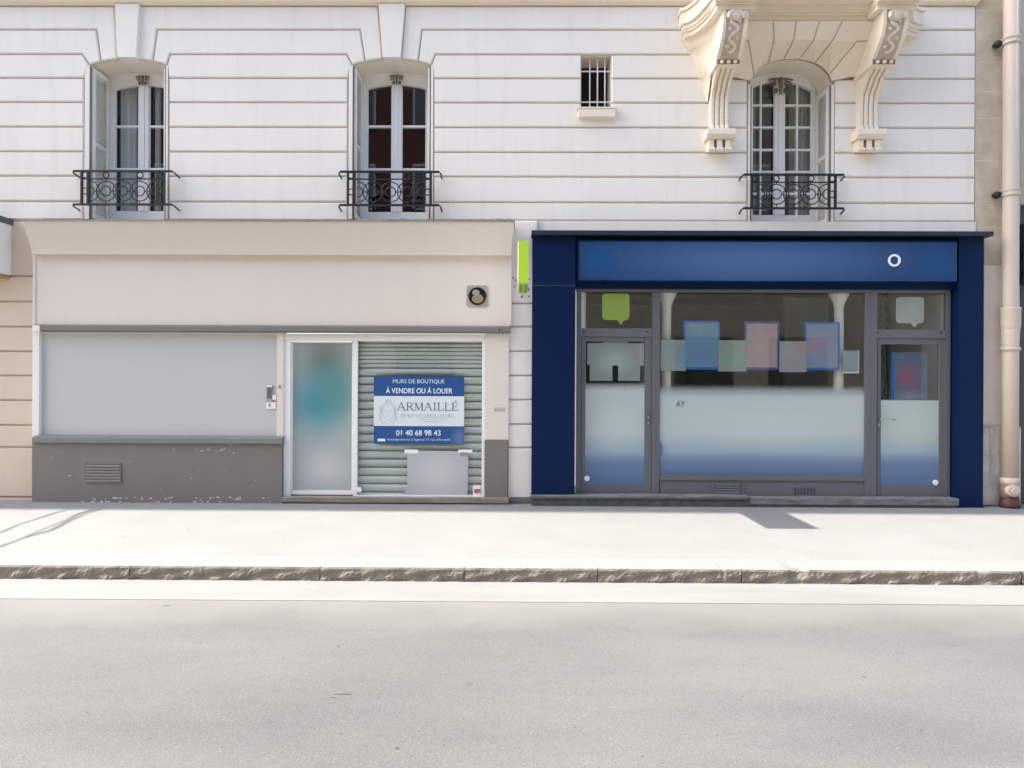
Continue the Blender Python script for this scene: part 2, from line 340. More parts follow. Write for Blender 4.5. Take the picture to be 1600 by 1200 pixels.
# kerb: granite blocks with a rough broken face
mb = MB()
ends = [-60, -30, -12] + [G(p, 888, 0).x for p in (-150, 195, 498, 725, 933, 1156, 1583, 1830)] + [12, 30, 60]
for a, b in zip(ends, ends[1:]):
    vis = -9 < a < 9
    L = b - a; nx = int(L / 0.022) if vis else 2; nz = 9
    rows = []
    sd_ = random.random() * 10
    for i in range(nx + 1):
        x = a + 0.003 + (L - 0.006) * i / nx
        col = []
        chip = max(0, math.sin(x * 3.7 + sd_) * math.sin(x * 8.1 + sd_ * 2) - 0.72) * 0.12
        for j in range(nz + 1):
            t = j / nz
            jit = (random.random() - 0.5) * 0.007 * (1 - t ** 4) + 0.011 * math.sin(x * 9 + j * .6 + sd_) * math.sin(x * 23 - j * 0.5) * (1 - t ** 3) if vis else 0
            if min(x - a, b - x) < 0.14: chip = 0
            back = 0.008 * max(0, t - 0.9) / 0.1 + chip * t
            z = RZ - 0.03 + (0.152 - 0.0) * t - (chip * 0.5 + (random.random() * 0.0015 if vis else 0)) * (t > 0.95)
            col.append(mb.bm.verts.new((x, KY + back + jit, z)))
        rows.append(col)
    mb.use(M['kerb'])
    for i in range(nx):
        for j in range(nz): mb.face([rows[i][j], rows[i + 1][j], rows[i + 1][j + 1], rows[i][j + 1]]).smooth = False
    mb.use(M['kerbtop'])
    back = [mb.bm.verts.new((r[-1].co.x, KT - 0.002, 0.0)) for r in rows]
    for i in range(nx): mb.face([rows[i][-1], rows[i + 1][-1], back[i + 1], back[i]])
    mb.use(M['kerb'])
    mb.box(a, b, KY + 0.05, KT - 0.003, RZ - 0.05, -0.012); mb.use(M['kerbtop']); mb.box(b - 0.005, b + 0.005, KY + 0.02, KT - 0.004, -0.02, 0.0006); mb.use(M['kerb'])
structure(mb.build('kerb', None, None))

# ------------------------------------------------------------------ the apartment building
BL = thing('apartment_building', 'white painted stone apartment building with grooved courses and arched windows above the two shops', 'building', (0, 0, 0))
JY = [8.5, 46, 84.6, 122, 160, 198.7, 237.5, 275.9, 316]
ZJ = [ZZ(y) for y in JY]
XL = -13.0; XR = W(1525, 200).x
def V(px, y):                 # wall outline vertex; y = -k means joint k (k from 1) , 0 = joint 0
    if y <= 0: yy = JY[-y]; return (W(px, yy).x, ZJ[-y])
    p = W(px, y); return (p.x, p.z)
openings = [  # centre x, half width, spring z, crown z, bottom z
    dict(cx=(W(138.5, 220).x + W(259.5, 220).x) / 2, h=0.521, zs=ZZ(101, 0, 200), zc=ZZ(91.5, 0, 200), zb=ZZ(342, 0, 200)),
    dict(cx=(W(549.5, 220).x + W(674, 220).x) / 2, h=0.53, zs=ZZ(101, 0, 610), zc=ZZ(91.5, 0, 610), zb=ZZ(342, 0, 610)),
    dict(cx=(W(1172.5, 220).x + W(1299, 220).x) / 2, h=0.543, zs=ZZ(131, 0, 1236), zc=ZZ(92, 0, 1236), zb=ZZ(347, 0, 1236)),
]
def archz(o, x):
    t = max(-1, min(1, (x - o['cx']) / o['h']))
    e = 2.0 if o is not openings[2] else 2.3
    if o is openings[2]: return o['zs'] + (o['zc'] - o['zs']) * (1 - abs(t) ** e) ** (1 / 1.75)
    return o['zs'] + (o['zc'] - o['zs']) * (1 - t * t)
def arc(o, x0, x1, n=10): return [(x0 + (x1 - x0) * i / n, archz(o, x0 + (x1 - x0) * i / n)) for i in range(n + 1)]
ZTOP = ZZ(8.5) + 0.02; ZLOW = ZZ(345)
sw = dict(x0=W(908.5, 130).x, x1=W(955, 130).x, z1=ZZ(84.6), z0=ZZ(170.5, 0, 930))
mb = MB()
for dy0, dy1, mm in ((0.024, 0.034, 'joint'), (0.034, 0.42, 'reveal')):
    mb.use(M[mm])
    e = 0.0 if mm == 'joint' else 0.0
    xs = XL
    for i, o in enumerate(openings):
        x0, x1 = o['cx'] - o['h'], o['cx'] + o['h']
        if i == 2:   # small barred window sits between openings 2 and 3
            mb.box(xs, sw['x0'], dy0, dy1, ZLOW, ZTOP); mb.box(sw['x1'], x0, dy0, dy1, ZLOW, ZTOP)
            mb.box(sw['x0'], sw['x1'], dy0, dy1, ZLOW, sw['z0']); mb.box(sw['x0'], sw['x1'], dy0, dy1, sw['z1'], ZTOP)
        else: mb.box(xs, x0, dy0, dy1, ZLOW, ZTOP)
        mb.prism([(x1, ZTOP), (x0, ZTOP)] + arc(o, x0, x1, 24), dy0, dy1)
        mb.box(x0, x1, dy0, dy1, ZLOW, o['zb'])
        xs = x1
    mb.box(xs, XR, dy0, dy1, ZLOW, ZTOP)
mb.use(M['white'])
# jamb strips
for i, (a, b) in enumerate(((131, 262.5), (543.5, 677.5), (1168.5, 1304))):
    o = openings[i]; zt = o['zs'] - 0.01
    mb.box(W(a + 1, 220).x, o['cx'] - o['h'], 0.003, 0.034, o['zb'], zt); mb.box(o['cx'] + o['h'], W(b - 1, 220).x, 0.003, 0.034, o['zb'], zt)
def X1(i, s): return openings[i]['cx'] + s * openings[i]['h']
def blk(pts, yf=0.0): mb.block(pts, yf)
A = lambda px: (W(px, 95).x)
KW = ((178.5, 217.5, 182, 213, 150, 157, 245, 238, 128, 265, 131, 263), (590.5, 633, 597, 626.5, 562.5, 570.5, 659.5, 653, 541.5, 680, 543.5, 677.5))
LP, RP = [], []
for i, (k1, k2, k3, k4, a1, a2, b1, b2, c1, c2, jl, jr) in enumerate(KW):
    o = openings[i]; zsp = o['zs']
    LP.append(([V(a1, -1)] + arc(o, A(a2), A(k3), 4) + [V(k1, 0)],
               [V(c1, -2)] + arc(o, X1(i, -1), A(a2), 4) + [V(a1, -1)],
               [V(jl, -3), (X1(i, -1) - 0.02, zsp - 0.02), (X1(i, -1) - 0.005, zsp - 0.002), V(c1, -2)]))
    RP.append(([V(k2, 0)] + arc(o, A(k4), A(b2), 4) + [V(b1, -1)],
               [V(b1, -1)] + arc(o, A(b2), X1(i, 1), 4) + [V(c2, -2)],
               [V(c2, -2), (X1(i, 1) + 0.005, zsp - 0.002), (X1(i, 1) + 0.012, zsp - 0.02), V(jr, -3)]))
for k in range(3):
    blk([(XL, ZJ[k]), (XL, ZJ[k + 1])] + LP[0][k])
    blk(RP[0][k] + LP[1][k])
    xe = sw['x0'] if k == 2 else W(1140, 60).x
    blk(RP[1][k] + [(xe, ZJ[k + 1]), (xe, ZJ[k])])
# joints between windows are continuous in the photo: hide the seam by bridging panels is not needed (blocks simply meet)
for k in range(3, 9):
    z1 = ZJ[k]; z0 = ZJ[k + 1] if k < 8 else ZLOW
    if k < 8: z0 = ZJ[k + 1]
    segs = [(XL, V(131, -k)[0]), (V(263, -k)[0], V(543.5, -k)[0]), (V(677.5, -k)[0], V(1168.5, -k)[0]), (V(1304, -k)[0], XR)]
    for j, (a, b) in enumerate(segs):
        if j == 2 and k in (3, 4, 5):
            if z0 < sw['z0'] < z1:
                blk([(a, z1), (a, z0), (b, z0), (b, z1), (sw['x1'], z1), (sw['x1'], sw['z0']), (sw['x0'], sw['z0']), (sw['x0'], z1)]); continue
            if z0 >= sw['z0']:
                blk([(a, z1), (a, z0), (sw['x0'], z0), (sw['x0'], z1)]); blk([(sw['x1'], z1), (sw['x1'], z0), (b, z0), (b, z1)]); continue
        blk([(a, z1), (a, z0), (b, z0), (b, z1)])
# course 2-3 right of the small window, and the top courses beyond it
blk([(sw['x1'], ZJ[2]), (sw['x1'], ZJ[3]), (W(1160, 100).x, ZJ[3]), (W(1160, 100).x, ZJ[2])])
for k in (0, 1, 2): blk([(W(1345, 60).x, ZJ[k]), (W(1345, 60).x, ZJ[k + 1]), (XR, ZJ[k + 1]), (XR, ZJ[k])])
mb.use(M['white']); mb.box(W(1140, 60).x, W(1345, 60).x, 0.004, 0.02, archz(openings[2], openings[2]['cx']) + 0.01, ZTOP)
for s in (-1, 1):
    xx = X1(2, s); mb.box(min(xx, xx + s * 0.12), max(xx, xx + s * 0.12), 0.005, 0.02, ZJ[3] + 0.0, ZJ[0])
mb.box(X1(2, -1), X1(2, 1), 0.034, 0.035, ZTOP - 0.02, ZTOP)
# lower wall: left of the cream shop, pier between the shops, solid behind the shopfronts
LJ = [345, 431, 471, 510.5, 549, 587, 625.5, 664.5, 699, 777]
ZL = [ZZ(y, 0, 25) for y in LJ]; ZG = [ZZ(y, 0, 815) for y in (345, 474.7, 511, 549, 587, 624.5, 662.5, 699, 778)]
XA = W(60, 600).x; XG0 = W(795, 600).x; XG1 = W(840, 600).x; XB1 = W(1530, 600).x
mb.use(M['joint'])
mb.box(XL, XA, 0.026, 0.42, 0, ZLOW - 0.003); mb.box(XG0 - 0.02, XG1, -0.025, 0.42, 0, ZLOW - 0.003)
mb.use(M['beige'])
for z1, z0 in zip(ZL, ZL[1:]): blk([(XL, z1), (XL, z0), (XA, z0), (XA, z1)])
mb.box(XL, XA, 0.004, 0.026, 0.0, ZL[-1] - 0.01)
mb.use(M['offw'])
for z1, z0 in zip(ZG[:2], ZG[1:2]): mb.use(M['white']); blk([(XG0 - 0.02, z1), (XG0 - 0.02, z0), (XG1, z0), (XG1, z1)], -0.05); mb.use(M['offw'])
for z1, z0 in zip(ZG[1:], ZG[2:]): blk([(XG0 - 0.02, z1), (XG0 - 0.02, z0), (XG1, z0), (XG1, z1)], -0.05)
mb.use(M['sill']); mb.box(XG0, XG1, -0.06, 0.2, 0.0, ZG[-1] - 0.01)
mb.use(M['white'])
mb.box(XA, XG0 - 0.02, 0.26, 0.42, 3.3, ZLOW - 0.001); mb.box(XG1, XB1, 0.26, 0.42, 3.35, ZLOW - 0.15)
mb.box(XG1, XR, 0.0, 0.42, ZLOW - 0.15, ZLOW - 0.001)
mb.build('wall', None, BL, fix=False)
# upper storeys (above the picture) with the roof cornice whose shade falls along the foot of the wall
mb = MB().use(M['white']); mb.box(XL - 22, XR, 0.0, 0.5, ZTOP + 0.14, 17.8); mb.box(XL - 22, XL, 0.0, 0.5, 0, ZTOP + 0.14)
mb.build('upper_storeys', None, BL)
mb = MB().use(M['stone']); mb.box(XL - 22, XR, -0.50, 0.5, 17.8, 18.1); mb.build('roof_cornice', None, BL)
mb = MB().use(M['stone'])
prof = [(0.4, ZTOP + 0.14), (-0.16, ZTOP + 0.14), (-0.16, ZTOP + 0.09), (-0.10, ZTOP + 0.06), (-0.07, ZTOP - 0.004), (-0.01, ZTOP - 0.02), (0.4, ZTOP - 0.02)]
mb.prismx(prof, XL, XR); mb.build('string_course', None, BL)
# keystones
for k1, k2, k3, k4, i in ((178.5, 217.5, 182, 213, 0), (590.5, 633, 597, 626.5, 1)):
    o = openings[i]; a = 0.006
    mb = MB(); zb = archz(o, o['cx']) - 0.005; zt = ZJ[0] - 0.002
    f = [(W(k1, 10, -0.05).x + a, zt), (W(k3, 94, -0.05).x + a, zb), (W(k4, 94, -0.05).x - a, zb), (W(k2, 10, -0.05).x - a, zt)]
    mb.prism(f, -0.05, 0.42); mb.build('keystone', M['white'], BL, bevel=0.006)

# windows
def window(i, rows, ghalf, munt=None, frame_m=M['frame'], curtain=None, flat=0.07):
    o = openings[i]; cx, h = o['cx'], o['h']; yf, yb = 0.40, 0.46
    zb = o['zb'] - 0.02
    mb = MB()
    gt = rows[0]                                     # glass top corner z / crown
    def gz(x): t = (x - cx) / ghalf; return gt - flat * t * t
    # head: between the opening arch and the glass arch
    n = 20
    up = [(cx + h * (-1 + 2 * k / n), archz(o, cx + h * (-1 + 2 * k / n)) + 0.0) for k in range(n + 1)]
    dn = [(cx + h * (1 - 2 * k / n), min(archz(o, cx + h * (1 - 2 * k / n)) - 0.015, gz(max(cx - ghalf, min(cx + ghalf, cx + h * (1 - 2 * k / n)))))) for k in range(n + 1)]
    mb.prism(up[::-1] + dn[::-1], yf, yb)
    mh = 0.068
    for s in (-1, 1): mb.box(cx + s * ghalf, cx + s * h, yf, yb, zb, gt - flat)
    mb.box(cx - mh, cx + mh, yf - 0.02, yb - 0.002, rows[-1], gt + 0.02)
    mb.box(cx - 0.02, cx + 0.02, yf - 0.035, yf - 0.02, rows[-1], gt)
    mb.box(cx - ghalf, cx + ghalf, yf - 0.004, yb, zb, rows[-1])
    mb.box(cx - h, cx + h, yf - 0.03, yf - 0.004, zb, zb + 0.05)
    for s in (-1, 1):
        a, b = sorted((cx + s * mh, cx + s * ghalf))
        for z in rows[1:-1]: mb.box(a, b, yf + 0.005, yb - 0.01, z - 0.014, z + 0.014)
        if munt: mb.box(cx + s * munt - 0.013, cx + s * munt + 0.013, yf + 0.007, yb - 0.012, rows[-1], gz(cx + s * munt) + 0.01)
        # moulding round each leaf
        mb.box(a, a + 0.012, yf - 0.008, yf + 0.02, rows[-1], gt - 0.04); mb.box(b - 0.012, b, yf - 0.008, yf + 0.02, rows[-1], gt - 0.04)
    fr = mb.build('window', frame_m, BL, bevel=0.003)
    for s in (-1, 1):
        a, b = sorted((cx + s * (mh - 0.005), cx + s * (ghalf + 0.005)))
        mb = MB(); mb.box(a, b, yb - 0.012, yb - 0.008, rows[-1] - 0.01, gt + 0.05); mb.build('pane', M['glass'], fr)
    # folded louvred shutters against both reveals
    for s in (-1, 1):
        xo = cx + s * (h - 0.008); xi = cx + s * (h - 0.046)
        mb = MB(); z0, z1 = o['zb'] + 0.02, o['zs'] - 0.03
        for y0, y1 in ((0.035, 0.075), (0.325, 0.365)): mb.box(xo, xi, y0, y1, z0, z1)
        for zz in (z0, (z0 + z1) / 2 - 0.03, z1 - 0.06): mb.box(xo, xi, 0.075, 0.325, zz, zz + 0.06)
        z = z0 + 0.07
        while z < z1 - 0.08:
            mb.prismx([(0.075, z), (0.325, z), (0.325, z + 0.006), (0.075, z + 0.006)], 0, 0) if False else None
            v = [mb.bm.verts.new(p) for p in ((xo, 0.075, z + 0.03), (xo, 0.325, z + 0.03), (xi, 0.325, z), (xi, 0.075, z), (xo, 0.075, z + 0.036), (xo, 0.325, z + 0.036), (xi, 0.325, z + 0.006), (xi, 0.075, z + 0.006))]
            for q in ((0, 3, 2, 1), (4, 5, 6, 7), (0, 1, 5, 4), (1, 2, 6, 5), (2, 3, 7, 6), (3, 0, 4, 7)): mb.face([v[t] for t in q])
            z += 0.042
        mb.box(xo + s * 0.001, xo - s * 0.004, 0.08, 0.32, z0 + 0.01, z1 - 0.01)
        mb.build('shutter', M['shut'], fr)
    # dark hinge rod beside the jamb
    for s in (-1, 1):
        mb = MB(); mb.tube([(cx + s * (h - 0.012), 0.018, o['zb'] - 0.0), (cx + s * (h - 0.012), 0.018, o['zs'] - 0.02)], 0.009, 8); mb.build('hinge_rod', M['rust'], fr)
    # room and curtains
    mb = MB(); X0, X1_, Z0, Z1 = cx - 1.4, cx + 1.4, o['zb'] - 0.5, o['zc'] + 0.5
    for q in ([(X0, .5, Z0), (X1_, .5, Z0), (X1_, 4, Z0), (X0, 4, Z0)], [(X0, .5, Z1), (X1_, .5, Z1), (X1_, 4, Z1), (X0, 4, Z1)], [(X0, 4, Z0), (X1_, 4, Z0), (X1_, 4, Z1), (X0, 4, Z1)],
              [(X0, .5, Z0), (X0, 4, Z0), (X0, 4, Z1), (X0, .5, Z1)], [(X1_, .5, Z0), (X1_, 4, Z0), (X1_, 4, Z1), (X1_, .5, Z1)]): mb.poly(q)
    mb.build('room', M['dark'], BL)
    if curtain:
        for (a, b, m) in curtain:
            mb = MB(); n = 40; vs = []
            for k in range(n + 1):
                x = cx + a + (b - a) * k / n; y = 0.60 + 0.025 * math.sin(k * 0.9) + 0.01 * math.sin(k * 2.3)
                vs.append((mb.bm.verts.new((x, y, o['zb'] - 0.1)), mb.bm.verts.new((x, y, o['zc'] + 0.1))))
            for k in range(n): mb.face([vs[k][0], vs[k + 1][0], vs[k + 1][1], vs[k][1]]).smooth = True
            mb.build('curtain', M[m], fr, fix=False)
    return fr
def crest(fr, cx, z, sc, y=0.36):
    mb = MB()
    for s in (-1, 1):
        for (ox, oz, r0, a0) in ((0.075, 0.0, 0.036, 90), (0.055, -0.075, 0.028, 90)):
            pts = [(cx + sc * s * (ox + (r0 * (1 - t * 0.75)) * math.cos(R(a0 + t * 480))), y, z + sc * (oz + (r0 * (1 - t * 0.75)) * math.sin(R(a0 + t * 480)))) for t in [k / 24 for k in range(25)]]
            mb.tube(pts, 0.008 * sc, 6)
        mb.tube([(cx, y, z + 0.04 * sc), (cx + s * 0.06 * sc, y, z + 0.045 * sc), (cx + s * 0.12 * sc, y, z + 0.03 * sc)], 0.009 * sc, 6)
    mb.tube([(cx, y, z + 0.05 * sc), (cx, y, z - 0.11 * sc)], [0.022 * sc, 0.012 * sc], 8)
    mb.ball((cx, y - 0.01, z - 0.02 * sc), 0.022 * sc, 0.015, 0.04 * sc)
    mb.build('iron_crest', M['rust'], fr)
YW = 0.40
def zr(ys, px): return [ZZ(y, YW + 0.02, px) for y in ys]
f1 = window(0, zr((134, 198, 264.5, 330.5), 214), 0.415, curtain=[(-0.45, -0.20, 'curt'), (-0.17, -0.08, 'curt'), (0.06, 0.13, 'curt'), (0.2, 0.45, 'curt')], flat=0.06)
f2 = window(1, zr((133, 198, 265, 332), 620), 0.415, flat=0.06)
f3 = window(2, zr((128, 165, 199.5, 234.5, 269, 303, 336.7), 1222), 0.452, munt=0.255, curtain=[(-0.5, -0.27, 'curtg'), (-0.26, -0.05, 'curtd'), (0.04, 0.2, 'curtd'), (0.21, 0.52, 'curtg')], flat=0.13)
crest(f1, openings[0]['cx'], ZZ(123, 0.36, 225), 0.85); crest(f2, openings[1]['cx'], ZZ(122, 0.36, 620), 0.85); crest(f3, openings[2]['cx'], ZZ(130, 0.36, 1218), 1.45)

# window railings
def railing(cpx, yt, y2, yc, yb_, kind, Y=-0.15):
    s = 1 / (F / (9 + Y)); cx = W(cpx, yc, Y).x; zt, z2, zc, zb = (ZZ(q, Y, cpx) for q in (yt, y2, yc, yb_))
    mb = MB()
    for z in (zt, zb):
        mb.box(cx - 78 * s, cx + 78 * s, Y - 0.012, Y + 0.012, z - 0.013, z + 0.013)
        for q in (-1, 1): mb.tube([(cx + q * 77 * s, Y, z), (cx + q * 80 * s, Y + 0.02, z - 0.015), (cx + q * 80 * s, 0.02, z - 0.045)], 0.011, 6)
    mb.box(cx - 65 * s, cx + 65 * s, Y - 0.008, Y + 0.008, z2 - 0.007, z2 + 0.007)
    r = mb.build('balcony_railing', M['iron'], BL)
    for q in (-65, -55, 55, 65):
        w_ = 0.012 if abs(q) == 65 else 0.015
        mb = MB(); mb.box(cx + q * s - w_, cx + q * s + w_, Y - 0.013, Y + 0.0125, zb + 0.013, zt - 0.013)
        mb.build('post', M['iron'], r)
        mb = None
    mb = MB()
    cs = (-53, -26.5, 0, 26.5, 53) if kind == 0 else (-50, -26, 2, 28, 52)
    for c in cs:
        a0, a1 = (0, 360) if abs(c) < 40 else ((-90, 90) if c < 0 else (90, 270))
        mb.ring(cx + c * s, Y + 0.002, zc, 15.6 * s, 0.0075, a0, a1); mb.ring(cx + c * s, Y - 0.002, zc, 7.6 * s, 0.0075, a0, a1)
        for q in (-1, 1):
            if abs(c) > 40 and q * c > 0: continue
            mb.tube([(cx + c * s + q * 7.6 * s, Y, zc), (cx + c * s + q * 12.5 * s, Y, zc)], 0.007, 6)
            mb.ball((cx + c * s + q * 11.2 * s, Y - 0.003, zc), 0.012, 0.012, 0.010)
        if abs(c) < 40:
            mb.tube([(cx + c * s, Y, zc + 15.6 * s), (cx + c * s, Y, z2)], 0.006, 6); mb.tube([(cx + c * s, Y, zc - 15.6 * s), (cx + c * s, Y, zb)], 0.006, 6)
    zm = (zt + z2) / 2
    for c in (-60, -27, 27, 60): mb.ring(cx + c * s, Y, zm, 4.6 * s, 0.0085, n=18)
    for c in (-60, 60): mb.ring(cx + c * s, Y, zc, 4.8 * s, 0.008, n=18); mb.box(cx + (c - 5) * s, cx + (c + 5) * s, Y - 0.006, Y + 0.006, z2 - 0.009, z2 + 0.009)
    mb.build('scrollwork', M['iron'], r)
railing(192, 267.5, 279.5, 298.5, 319.5, 0)
railing(608.5, 268.5, 280, 300, 320.5, 1)
railing(1240, 273, 285, 303.5, 325.5, 0, Y=-0.12)

# small barred window
mb = MB().use(M['wbar']); Yb = 0.10
for px in (921.5, 933.5, 945.2): x = W(px, 130, Yb).x; mb.tube([(x, Yb, sw['z0']), (x, Yb, sw['z1'])], 0.0095, 8)
for py in (111, 159): z = ZZ(py, Yb, 930); mb.box(sw['x0'] - 0.02, sw['x1'] + 0.02, Yb + 0.008, Yb + 0.016, z - 0.009, z + 0.009)
mb.build('window_bars', None, BL)
mb = MB(); mb.box(sw['x0'] - 0.02, sw['x1'] + 0.02, 0.40, 0.415, sw['z0'] - 0.02, sw['z1'] + 0.02); mb.build('dark_opening', M['black'], BL)
mb = MB().use(M['stone'])
xa, xb = W(901, 172, -0.09).x, W(965, 172, -0.09).x; zt = sw['z0']; 
mb.prism([(xa, zt), (xa, zt - 0.025), (xa + 0.02, zt - 0.03), (xa + 0.03, zt - 0.13), (xb - 0.03, zt - 0.13), (xb - 0.02, zt - 0.03), (xb, zt - 0.025), (xb, zt)], -0.08, 0.002)
mb.box(sw['x0'] + 0.001, sw['x1'] - 0.001, 0.002, 0.39, zt - 0.02, zt + 0.004)
mb.use(M['darkbr']); mb.box(xa + 0.012, xb - 0.012, -0.083, -0.05, zt - 0.030, zt - 0.024)  # thin dark strip in the crease under the sill's front lip
mb.build('window_sill', None, BL, bevel=0.006)

# ------------------------------------------------------------------ balcony over the right-hand window
BC = openings[2]['cx']; U = 1 / 116.0
CO = 114.5 * U
ZS = 6.23
def corbel(cx):
    prof = [(0.02, 4.97), (-0.15, 4.97), (-0.12, 5.00), (-0.09, 5.06), (-0.085, 5.30), (-0.10, 5.44), (-0.15, 5.51), (-0.245, 5.62), (-0.34, 5.67), (-0.40, 5.70),
            (-0.43, 5.73), (-0.47, 5.75), (-0.57, 5.84), (-0.66, 5.93), (-0.71, 6.05), (-0.72, 6.14), (-0.73, ZS), (0.02, ZS)]
    mb = MB().use(M['stone'])
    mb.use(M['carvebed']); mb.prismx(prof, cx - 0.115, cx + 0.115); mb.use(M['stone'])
    low = [(0.02, 4.98), (-0.135, 4.985), (-0.10, 5.06), (-0.097, 5.30), (-0.115, 5.44), (-0.165, 5.50), (-0.26, 5.61), (-0.36, 5.66), (-0.42, 5.69), (0.02, 5.69)]
    for q in (-0.128, -0.065, 0.0, 0.065):     # flutes: raised fillets
        mb.prismx(low, cx + q - 0.0 + 0.012, cx + q + 0.055)
    up = [(0.02, 5.745), (-0.475, 5.745), (-0.585, 5.835), (-0.68, 5.925), (-0.73, 6.05), (-0.74, 6.14), (-0.74, ZS - 0.001), (0.02, ZS - 0.001)]
    for a, b in ((-0.158, -0.108), (0.108, 0.158)): mb.prismx(up, cx + a, cx + b)
    mb.prismx([(0.02, 5.68), (-0.44, 5.68), (-0.455, 5.70), (-0.47, 5.755), (0.02, 5.755)], cx - 0.157, cx + 0.157)
    c = mb.build('corbel', None, BL, bevel=0.008)
    mb = MB().use(M['darkbr']); mb.box(cx - 0.14, cx + 0.14, -0.474, -0.40, 5.695, 5.742); mb.use(M['stone'])  # shade of the hollow behind the beads painted as a dark strip
    for q in (-0.085, 0.0, 0.085): mb.ball((cx + q, -0.478, 5.712), 0.024, 0.025, 0.022)
    mb.build('bead_row', None, c)
    mb = MB().use(M['carve'])
    mb.ball((cx, -0.74, 6.155), 0.10, 0.06, 0.062)
    for k in range(9): a = k / 8 * math.pi; mb.ball((cx - 0.09 * math.cos(a), -0.77, 6.15 + 0.03 * math.sin(a)), 0.022, 0.03, 0.04)
    pts = []
    for k in range(30):
        t = k / 29; z = 5.80 + 0.30 * t; y = -0.53 - 0.19 * min(1, t * 1.15) ** 0.75
        pts.append((cx + 0.05 * math.sin(t * 11), y - 0.0, z))
    mb.tube(pts, 0.02, 8)
    for k in range(8):
        t = k / 7; z = 5.81 + 0.29 * t; y = -0.535 - 0.185 * min(1, t * 1.15) ** 0.75
        mb.ball((cx - 0.055 * math.sin(t * 11), y, z), 0.028, 0.02, 0.022)
    mb.build('carved_foliage', None, c)
    mb = MB().use(M['stone'])
    mb.prismx([(0.02, 4.975), (-0.20, 4.975), (-0.20, 4.90), (-0.16, 4.855), (0.02, 4.855)], cx - 0.19, cx + 0.19)
    mb.build('corbel_cap', None, c, bevel=0.008)
    mb = MB().use(M['stone'])
    mb.box(cx - 0.15, cx + 0.15, -0.094, 0.02, 4.72, 4.8549)
    mb.use(M['darkbr']); mb.box(cx - 0.10, cx + 0.10, -0.103, -0.095, 4.74, 4.852); mb.use(M['stone'])  # dark backing paints the shade between the guttae
    for q in (-0.115, -0.005, 0.105):
        mb.box(cx + q - 0.034, cx + q + 0.034, -0.135, -0.09, 4.72, 4.852)
        mb.prismx([(-0.09, 4.74), (-0.155, 4.74), (-0.165, 4.715), (-0.15, 4.69), (-0.09, 4.695)], cx + q - 0.045, cx + q + 0.045)
    mb.build('guttae', None, c, bevel=0.004)
    return c
for s in (-1, 1): corbel(BC + s * CO)
# slab with mouldings; plan breaks forward over the corbels and sweeps back to the wall at both ends
def plan(fm, fb, ex, e2=0.0):
    L_ = half(fm, fb, ex, e2, 1.45); R_ = half(fm, fb, ex, e2, 1.62)
    return L_ + [(2 * BC - x, y) for x, y in R_[::-1]]
def half(fm, fb, ex, e2, WL):
    pts = []
    n = 10
    for k in range(n + 1):   # left end, concave sweep
        t = k / n * math.pi / 2
        pts.append((BC - WL - ex + (WL - CO - 0.24) * math.sin(t), -0.10 - e2 - (fb - 0.10 - e2) * (1 - math.cos(t))))
    pts = [(BC - WL - ex, 0.03)] + pts
    r = [(BC - CO + 0.24 + ex * 0.5, -fb), (BC - CO + 0.24 + ex * 0.5, -fm)]
    return pts + r
mb = MB().use(M['stone'])
mb.prismz(plan(0.50, 0.745, 0.0), ZS, ZS + 0.055)
mb.prismz(plan(0.53, 0.77, 0.02, 0.02), ZS + 0.055, ZS + 0.075)
mb.prismz(plan(0.60, 0.84, 0.03, 0.03), ZS + 0.085, ZS + 0.14)
mb.prismz(plan(0.58, 0.82, 0.02, 0.02), ZS + 0.075, ZS + 0.085)
mb.prismz(plan(0.72, 0.96, 0.06, 0.05), ZS + 0.14, ZS + 0.30)
mb.prismz(plan(0.78, 1.02, 0.08, 0.07), ZS + 0.30, ZS + 0.34)
mb.build('balcony_slab', None, BL, bevel=0.006)
# flared stone between each corbel and the wall, outside
for s in (-1, 1):
    mb = MB().use(M['stone'])
    rows = [(160, 1106, .02), (140, 1101, .11), (119, 1096.5, .20), (118.5, 1094, .20), (100, 1090, .31), (86, 1085, .40), (70, 1078, .50), (69.5, 1075, .51), (58, 1069, .60), (52, 1064, .68)]
    ring = []
    xc = -CO - 0.14
    for y, px, q in rows:
        z = ZS + 0.0 - (y - 52) * U * 1.02 * (ZS - 5.40) / (108 * U * 1.02); xw = (px - 1237) * U
        ring.append([mb.bm.verts.new((BC - s * (xw + (xc - xw) * math.sin(k / 8 * math.pi / 2)), 0.01 - q * (1 - math.cos(k / 8 * math.pi / 2)) - 0.02, z)) for k in range(9)])
    for A, B in zip(ring, ring[1:]):
        for k in range(8): mb.face([A[k], A[k + 1], B[k + 1], B[k]]).smooth = True
    for A in ring: pass
    e = [mb.bm.verts.new((A[0].co.x, 0.03, A[0].co.z)) for A in ring]
    for i in range(len(ring) - 1): mb.face([ring[i][0], ring[i + 1][0], e[i + 1], e[i]])
    mb.build('flared_bracket', None, BL)
